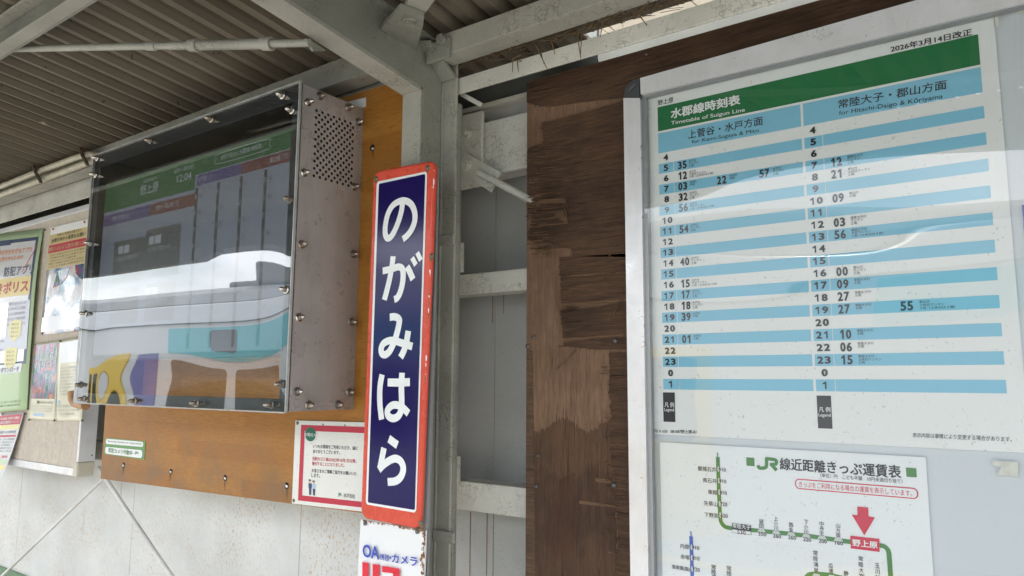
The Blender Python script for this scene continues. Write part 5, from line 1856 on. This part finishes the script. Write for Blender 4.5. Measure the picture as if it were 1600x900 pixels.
# c) dark scenic poster on cream
def curlC(u, v_):
    return 0.002 + 0.002 * math.sin(6 * v_) * u
r_, mp_ = sheet('scenic_poster', 'cream poster with a dark colourful picture of green and red leaves', [(54, 537), (93, 531), (88, 658), (44, 655)], M['sheet_cream'], ND + 0.0022, curlC)
mb = MB()
block(r_, 'picture', mp_, 0.06, 0.95, 0.27, 0.97, M['photo'], 0.0008, 8)
mb = MB()
for k, ch in enumerate(('駅から', 'ハイキング', '小さな旅')):
    words(mb, mp_, ch, 0.3, 0.8, 0.80 - 0.07 * k, 0.855 - 0.07 * k, M['p_white'], 0.01, 0.0014)
words(mb, mp_, '30', 0.30, 0.42, 0.205, 0.245, M['p_black'], 0.02, 0.0012)
words(mb, mp_, 'DIGITAL STATIONS', 0.46, 0.9, 0.21, 0.235, M['p_black'], 0, 0.0012)
greek(mb, mp_, 0.08, 0.9, 0.10, 0.19, 3, M['p_grey'], 8, 0.0012)
block(r_, 'blue_mark', mp_, 0.2, 0.6, 0.05, 0.085, M['p_paleblue'], 0.0012)
mb.build('lettering', r_)
# d) cream sheet of small print
r_, mp_ = sheet('print_poster', 'narrow cream sheet of small print pinned beside the display box', [(94, 531), (134, 524), (131, 658), (88, 658)], M['sheet_cream'], ND + 0.0020, curlB)
mb = MB()
greek(mb, mp_, 0.10, 0.75, 0.30, 0.66, 9, M['p_grey'], 9, 0.0012)
greek(mb, mp_, 0.06, 0.9, 0.06, 0.20, 3, M['p_grey'], 10, 0.0012)
mb.build('lettering', r_)
mb = MB()
block(r_, 'blue_mark', mp_, 0.05, 0.16, 0.20, 0.25, M['p_paleblue'], 0.0014)
block(r_, 'white_area', mp_, 0.05, 0.95, 0.70, 0.96, M['sheet_white'], 0.0012, 10)
# e) red topped sheet hanging loose over the lower edge
def curlE(u, v_):
    return 0.006 + 0.03 * (1 - v_) ** 2
r_, mp_ = sheet('train_notice', 'sheet with red top hanging loose over the lower edge of the pin board', [(2, 648), (39.5, 645), (10, 768), (-42, 764)], M['sheet_white'], ND - 0.002, curlE)
mb = MB()
block(r_, 'red_band', mp_, 0.03, 0.97, 0.86, 0.985, M['notice_red'], 0.0008)
block(r_, 'yellow_band', mp_, 0.03, 0.97, 0.80, 0.855, M['shield'], 0.0008)
block(r_, 'red_band', mp_, 0.05, 0.95, 0.70, 0.725, M['notice_red'], 0.0008)
block(r_, 'green_band', mp_, 0.05, 0.95, 0.36, 0.41, M['sheet_lime'], 0.0008)
block(r_, 'title_band', mp_, 0.05, 0.95, 0.28, 0.345, M['title_yellow'], 0.0008)
block(r_, 'yellow_band', mp_, 0.3, 0.95, 0.06, 0.13, M['shield'], 0.0008)
mb = MB()
words(mb, mp_, '水郡線 列車の運転', 0.12, 0.9, 0.925, 0.96, M['p_white'], 0.015, 0.0014)
words(mb, mp_, '一部区間運休について', 0.12, 0.9, 0.875, 0.91, M['p_white'], 0.015, 0.0014)
words(mb, mp_, '10月4日〜11月3日', 0.12, 0.9, 0.745, 0.78, M['p_black'], 0.01, 0.0014)
greek(mb, mp_, 0.06, 0.46, 0.50, 0.69, 5, M['p_black'], 11, 0.0014)
greek(mb, mp_, 0.54, 0.95, 0.50, 0.69, 5, M['p_black'], 12, 0.0014)
words(mb, mp_, '代行バスのご案内', 0.2, 0.9, 0.43, 0.465, M['p_red'], 0.01, 0.0014)
greek(mb, mp_, 0.1, 0.9, 0.15, 0.26, 3, M['p_pink'], 13, 0.0014)
mb.build('lettering', r_)
# pins
for i, (x, y, c_, lab) in enumerate(((69.5, 359, 'pin', 'dark drawing pin at the top right corner of the lime bordered poster'), (82.5, 358, 'pin_red', 'red pin at the top left corner of the yellow headed poster'),
        (131.5, 347, 'pin_red', 'red pin at the top of the yellow headed poster beside the display box'), (66, 521, 'pin_red', 'red pin at the lower left corner of the yellow headed poster'),
        (117, 516, 'pin_red', 'red pin at the lower right of the yellow headed poster'), (94, 533, 'pin', 'dark drawing pin between the tops of the two cream sheets'),
        (84.5, 657, 'pin', 'dark drawing pin between the bottoms of the two cream sheets'), (45, 656, 'pin', 'dark drawing pin at the bottom left corner of the scenic poster'),
        (128, 657, 'pin', 'dark drawing pin at the bottom right of the cream print sheet'), (3.5, 647, 'pin', 'dark drawing pin at the top left of the red topped sheet'),
        (38.5, 646, 'pin', 'dark drawing pin at the top right of the red topped sheet'), (43, 639, 'pin', 'dark drawing pin at the lower right corner of the lime bordered poster'))):
    c = P(x, y, ND - 0.004)
    mb = MB()
    mb.lathe((c.x, c.y + 0.006, c.z), (0, -1, 0), [(0, 0.0012), (0.004, 0.0014), (0.005, 0.0046), (0.007, 0.0044), (0.0085, 0.001)], M[c_], 10)
    tag(mb.build('drawing_pin'), lab, 'pin', 'pins holding the papers')

# ------------------------------------------------------------------ straw on the eave, loose fibres
mb = MB()
rr_ = random.Random(12)
for k in range(230):
    px = 715 + (1080 - 715) * (rr_.random() if k % 3 else min(1, max(0, rr_.gauss(0.35, 0.28))))
    py = 103 - (px - 715) * 0.288 + rr_.gauss(0, 4.0)
    a = P(px, py, 1.15 + rr_.uniform(0, 0.03))
    ang = rr_.gauss(0.25, 0.5)
    L = rr_.uniform(0.01, 0.05)
    d_ = Vector((math.cos(ang), rr_.uniform(-0.4, 0.3), math.sin(ang) * 0.7)) * L
    b = a + d_ * 0.5 + Vector((0, 0, rr_.uniform(-0.004, 0.006)))
    mb.tube([a, b, a + d_], rr_.uniform(0.0004, 0.0009), M['straw'], 4, False)
for px, py, dx, dy in ((838, 70, 18, 40), (815, 95, -5, 18), (848, 75, 2, 25), (925, 40, -18, 45), (950, 30, -12, 28), (995, 22, 16, 18), (815, 85, -14, 28), (905, 45, 3, 50), (870, 60, -3, 25), (960, 25, 30, 4)):
    a, b = P(px, py, 1.15), P(px + dx, py + dy, 1.16)
    m_ = (a + b) / 2 + Vector((rr_.uniform(-0.004, 0.004), -0.012, 0.006))
    mb.tube([a, m_, b], [0.0016, 0.0014, 0.0007], M['straw'], 5)
o = mb.build('nest_straw')
o['kind'] = 'stuff'
tag(o, 'dry brown straw and nest fibres stuffed between the eave purlin and the angle', 'straw')

# ------------------------------------------------------------------ what stands across the platform (seen in the reflections; gutter and shed are added)
tn = thing('train_car', 'white train car with teal band and yellow doors mirrored in the clear covers', 'train', (0, 0, 0))
tx0, tx1 = -19.5, 9.0
mb = MB()
prof = [(0.0, -1.62), (0.0, 0.80), (0.10, 1.10), (2.60, 1.10), (2.70, 0.80), (2.70, -1.62)]
pts = [(tx0, TRD - a_, b_) for a_, b_ in prof]
mb.prism(pts, (tx1 - tx0, 0, 0), M['tr_white'])
mb.build('body', tn, 0.03, 3)
mb = MB()
mb.prism([(tx0, TRD - a_, b_) for a_, b_ in ((0.11, 1.103), (0.28, 1.28), (0.55, 1.40), (1.35, 1.50), (2.15, 1.40), (2.42, 1.28), (2.59, 1.103))], (tx1 - tx0, 0, 0), M['tr_roof'])
mb.build('roof', tn, 0.02, 2)
def trp(x0_, x1_, z0_, z1_, mat, name, d_=0.01, rad=0.0):
    mb = MB()
    if rad:
        q = rrect((x0_ + x1_) / 2, (z0_ + z1_) / 2, x1_ - x0_, z1_ - z0_, rad)
        mb.prism([(a_, TRD + d_, b_) for a_, b_ in q], (0, -d_ + 0.002, 0), mat)
    else:
        mb.box(x0_, x1_, TRD + 0.002, TRD + d_, z0_, z1_, mat)
    return mb.build(name, tn)
trp(tx0, tx1, 0.80, 0.812, M['tr_dark'], 'rain_gutter', 0.03)
for a_, b_ in ((-10.7, -5.4), (-1.0, 4.2)):
    trp(a_, b_, 0.34, 0.74, M['tr_teal'], 'teal_band', 0.008)
trp(-9.55, -8.85, 0.44, 0.70, M['tr_glass'], 'destination_display', 0.016, 0.06)
trp(-11.45, -10.95, -1.6, 0.34, M['tr_violet'], 'violet_panel', 0.008)
for wx in (-18.0, -16.1, -9.9, -8.1, -6.3, 7.6):
    trp(wx - 0.75, wx + 0.75, -0.75, 0.22, M['tr_glass'], 'window', 0.012, 0.10)
for dx_ in (-12.5, -3.2, 5.6):
    for s_k in (-1, 1):
        c = dx_ + s_k * 0.42
        dr = trp(c - 0.412, c + 0.412, -1.55, 0.40, M['tr_yellow'], 'door', 0.014, 0.05)
        dw = trp(c - 0.27, c + 0.27, -0.75, 0.22, M['tr_glass'], 'door_window', 0.022, 0.08)
        dw.parent = dr
mb = MB()
mb.box(-9.4, -7.9, TRD - 2.1, TRD - 0.6, 1.44, 1.80, M['tr_unit'])
mb.box(-10.2, -7.0, TRD - 2.0, TRD - 0.7, 1.40, 1.53, M['tr_unit'])
mb.build('roof_unit', tn, 0.06, 3)
mb = MB()
mb.box(tx0 + 0.3, tx1 - 0.3, TRD - 2.5, TRD - 0.2, -2.2, -1.63, M['tr_dark'])
mb.build('underframe', tn, 0.03)
for wx in (-18.2, -16.1, -2.2, -0.1):
    for yy in (TRD - 0.75, TRD - 1.95):
        mb = MB()
        mb.lathe((wx, yy - 0.06, -2.02), (0, 1, 0), [(0, 0.43), (0.12, 0.40)], M['tr_dark'], 20)
        mb.build('wheel', tn)
for yy in (TRD - 0.82, TRD - 1.88):
    mb = MB()
    mb.box(-60, 60, yy - 0.035, yy + 0.035, -2.54, -2.45, M['rail_steel'])
    o = mb.build('track_rail')
    o['kind'] = 'structure'
# gutter added to lower the mirrored roof edge; hanging sign beam below, mirrored too
mb = MB()
mb.prism([(-7.2, -0.66, 0.80), (-7.2, -0.78, 0.80), (-7.2, -0.80, 0.93), (-7.2, -0.785, 0.93), (-7.2, -0.77, 0.815), (-7.2, -0.67, 0.815), (-7.2, -0.67, 0.990), (-7.2, -0.661, 0.990)], (10.6, 0, 0), M['cap'])
tag(mb.build('added_eave_gutter'), 'added dark eave gutter along the open side of the roof, lowering its mirrored edge', 'gutter')
hb = thing('hanging_beam', 'dark hanging beam with blunt end under the open eave, mirrored in the display box', 'beam', (0, 0, 0))
mb = MB()
mb.prism([(-9.0, -0.62, 0.74), (-4.15, -0.62, 0.72), (-3.95, -0.62, 0.76), (-4.02, -0.62, 0.84), (-9.0, -0.62, 0.88)], (0, 0.05, 0), M['cap'])
mb.build('beam', hb, 0.006)
mb = MB()
for xx in (-6.6, -4.6):
    mb.tube([(xx, -0.595, 0.85), (xx, -0.595, 0.965)], 0.01, M['cap'], 8)
mb.build('hanger', hb)
sh = thing('added_sky_screen_shed', 'added grey slatted shed across the track, hiding low sky from the timetable cover', 'shed', (0, 0, 0))  # added to cover the low sky and narrow the mirrored glare
mb = MB()
mb.box(-9.0, 16.0, -19.0, -14.0, -2.62, 1.9, M['tr_steel'])
for k in range(15):
    mb.box(-9.0, 16.0, -13.999, -13.93, -2.3 + 0.27 * k, -2.3 + 0.27 * k + 0.14, M['wall_shade_grey'])
mb.build('slatted_wall', sh)
mb = MB()
mb.prism([(-9.4, -13.6, 1.91), (-9.4, -13.6, 2.02), (-9.4, -16.5, 2.7), (-9.4, -19.4, 2.02), (-9.4, -19.4, 1.91)], (25.8, 0, 0), M['tr_roof'])
mb.build('roof', sh)
# ------------------------------------------------------------------ put each thing's Empty at its base (parts keep their place)
for root in [o for o in sc.objects if o.type == 'EMPTY' and o.parent is None]:
    pts = [q.co for ch in root.children_recursive if ch.type == 'MESH' for q in ch.data.vertices]
    if not pts:
        continue
    base = Vector(((min(q.x for q in pts) + max(q.x for q in pts)) / 2, (min(q.y for q in pts) + max(q.y for q in pts)) / 2, min(q.z for q in pts)))
    root.location = base
    for ch in root.children:
        ch.matrix_parent_inverse = Matrix.Translation(-base)
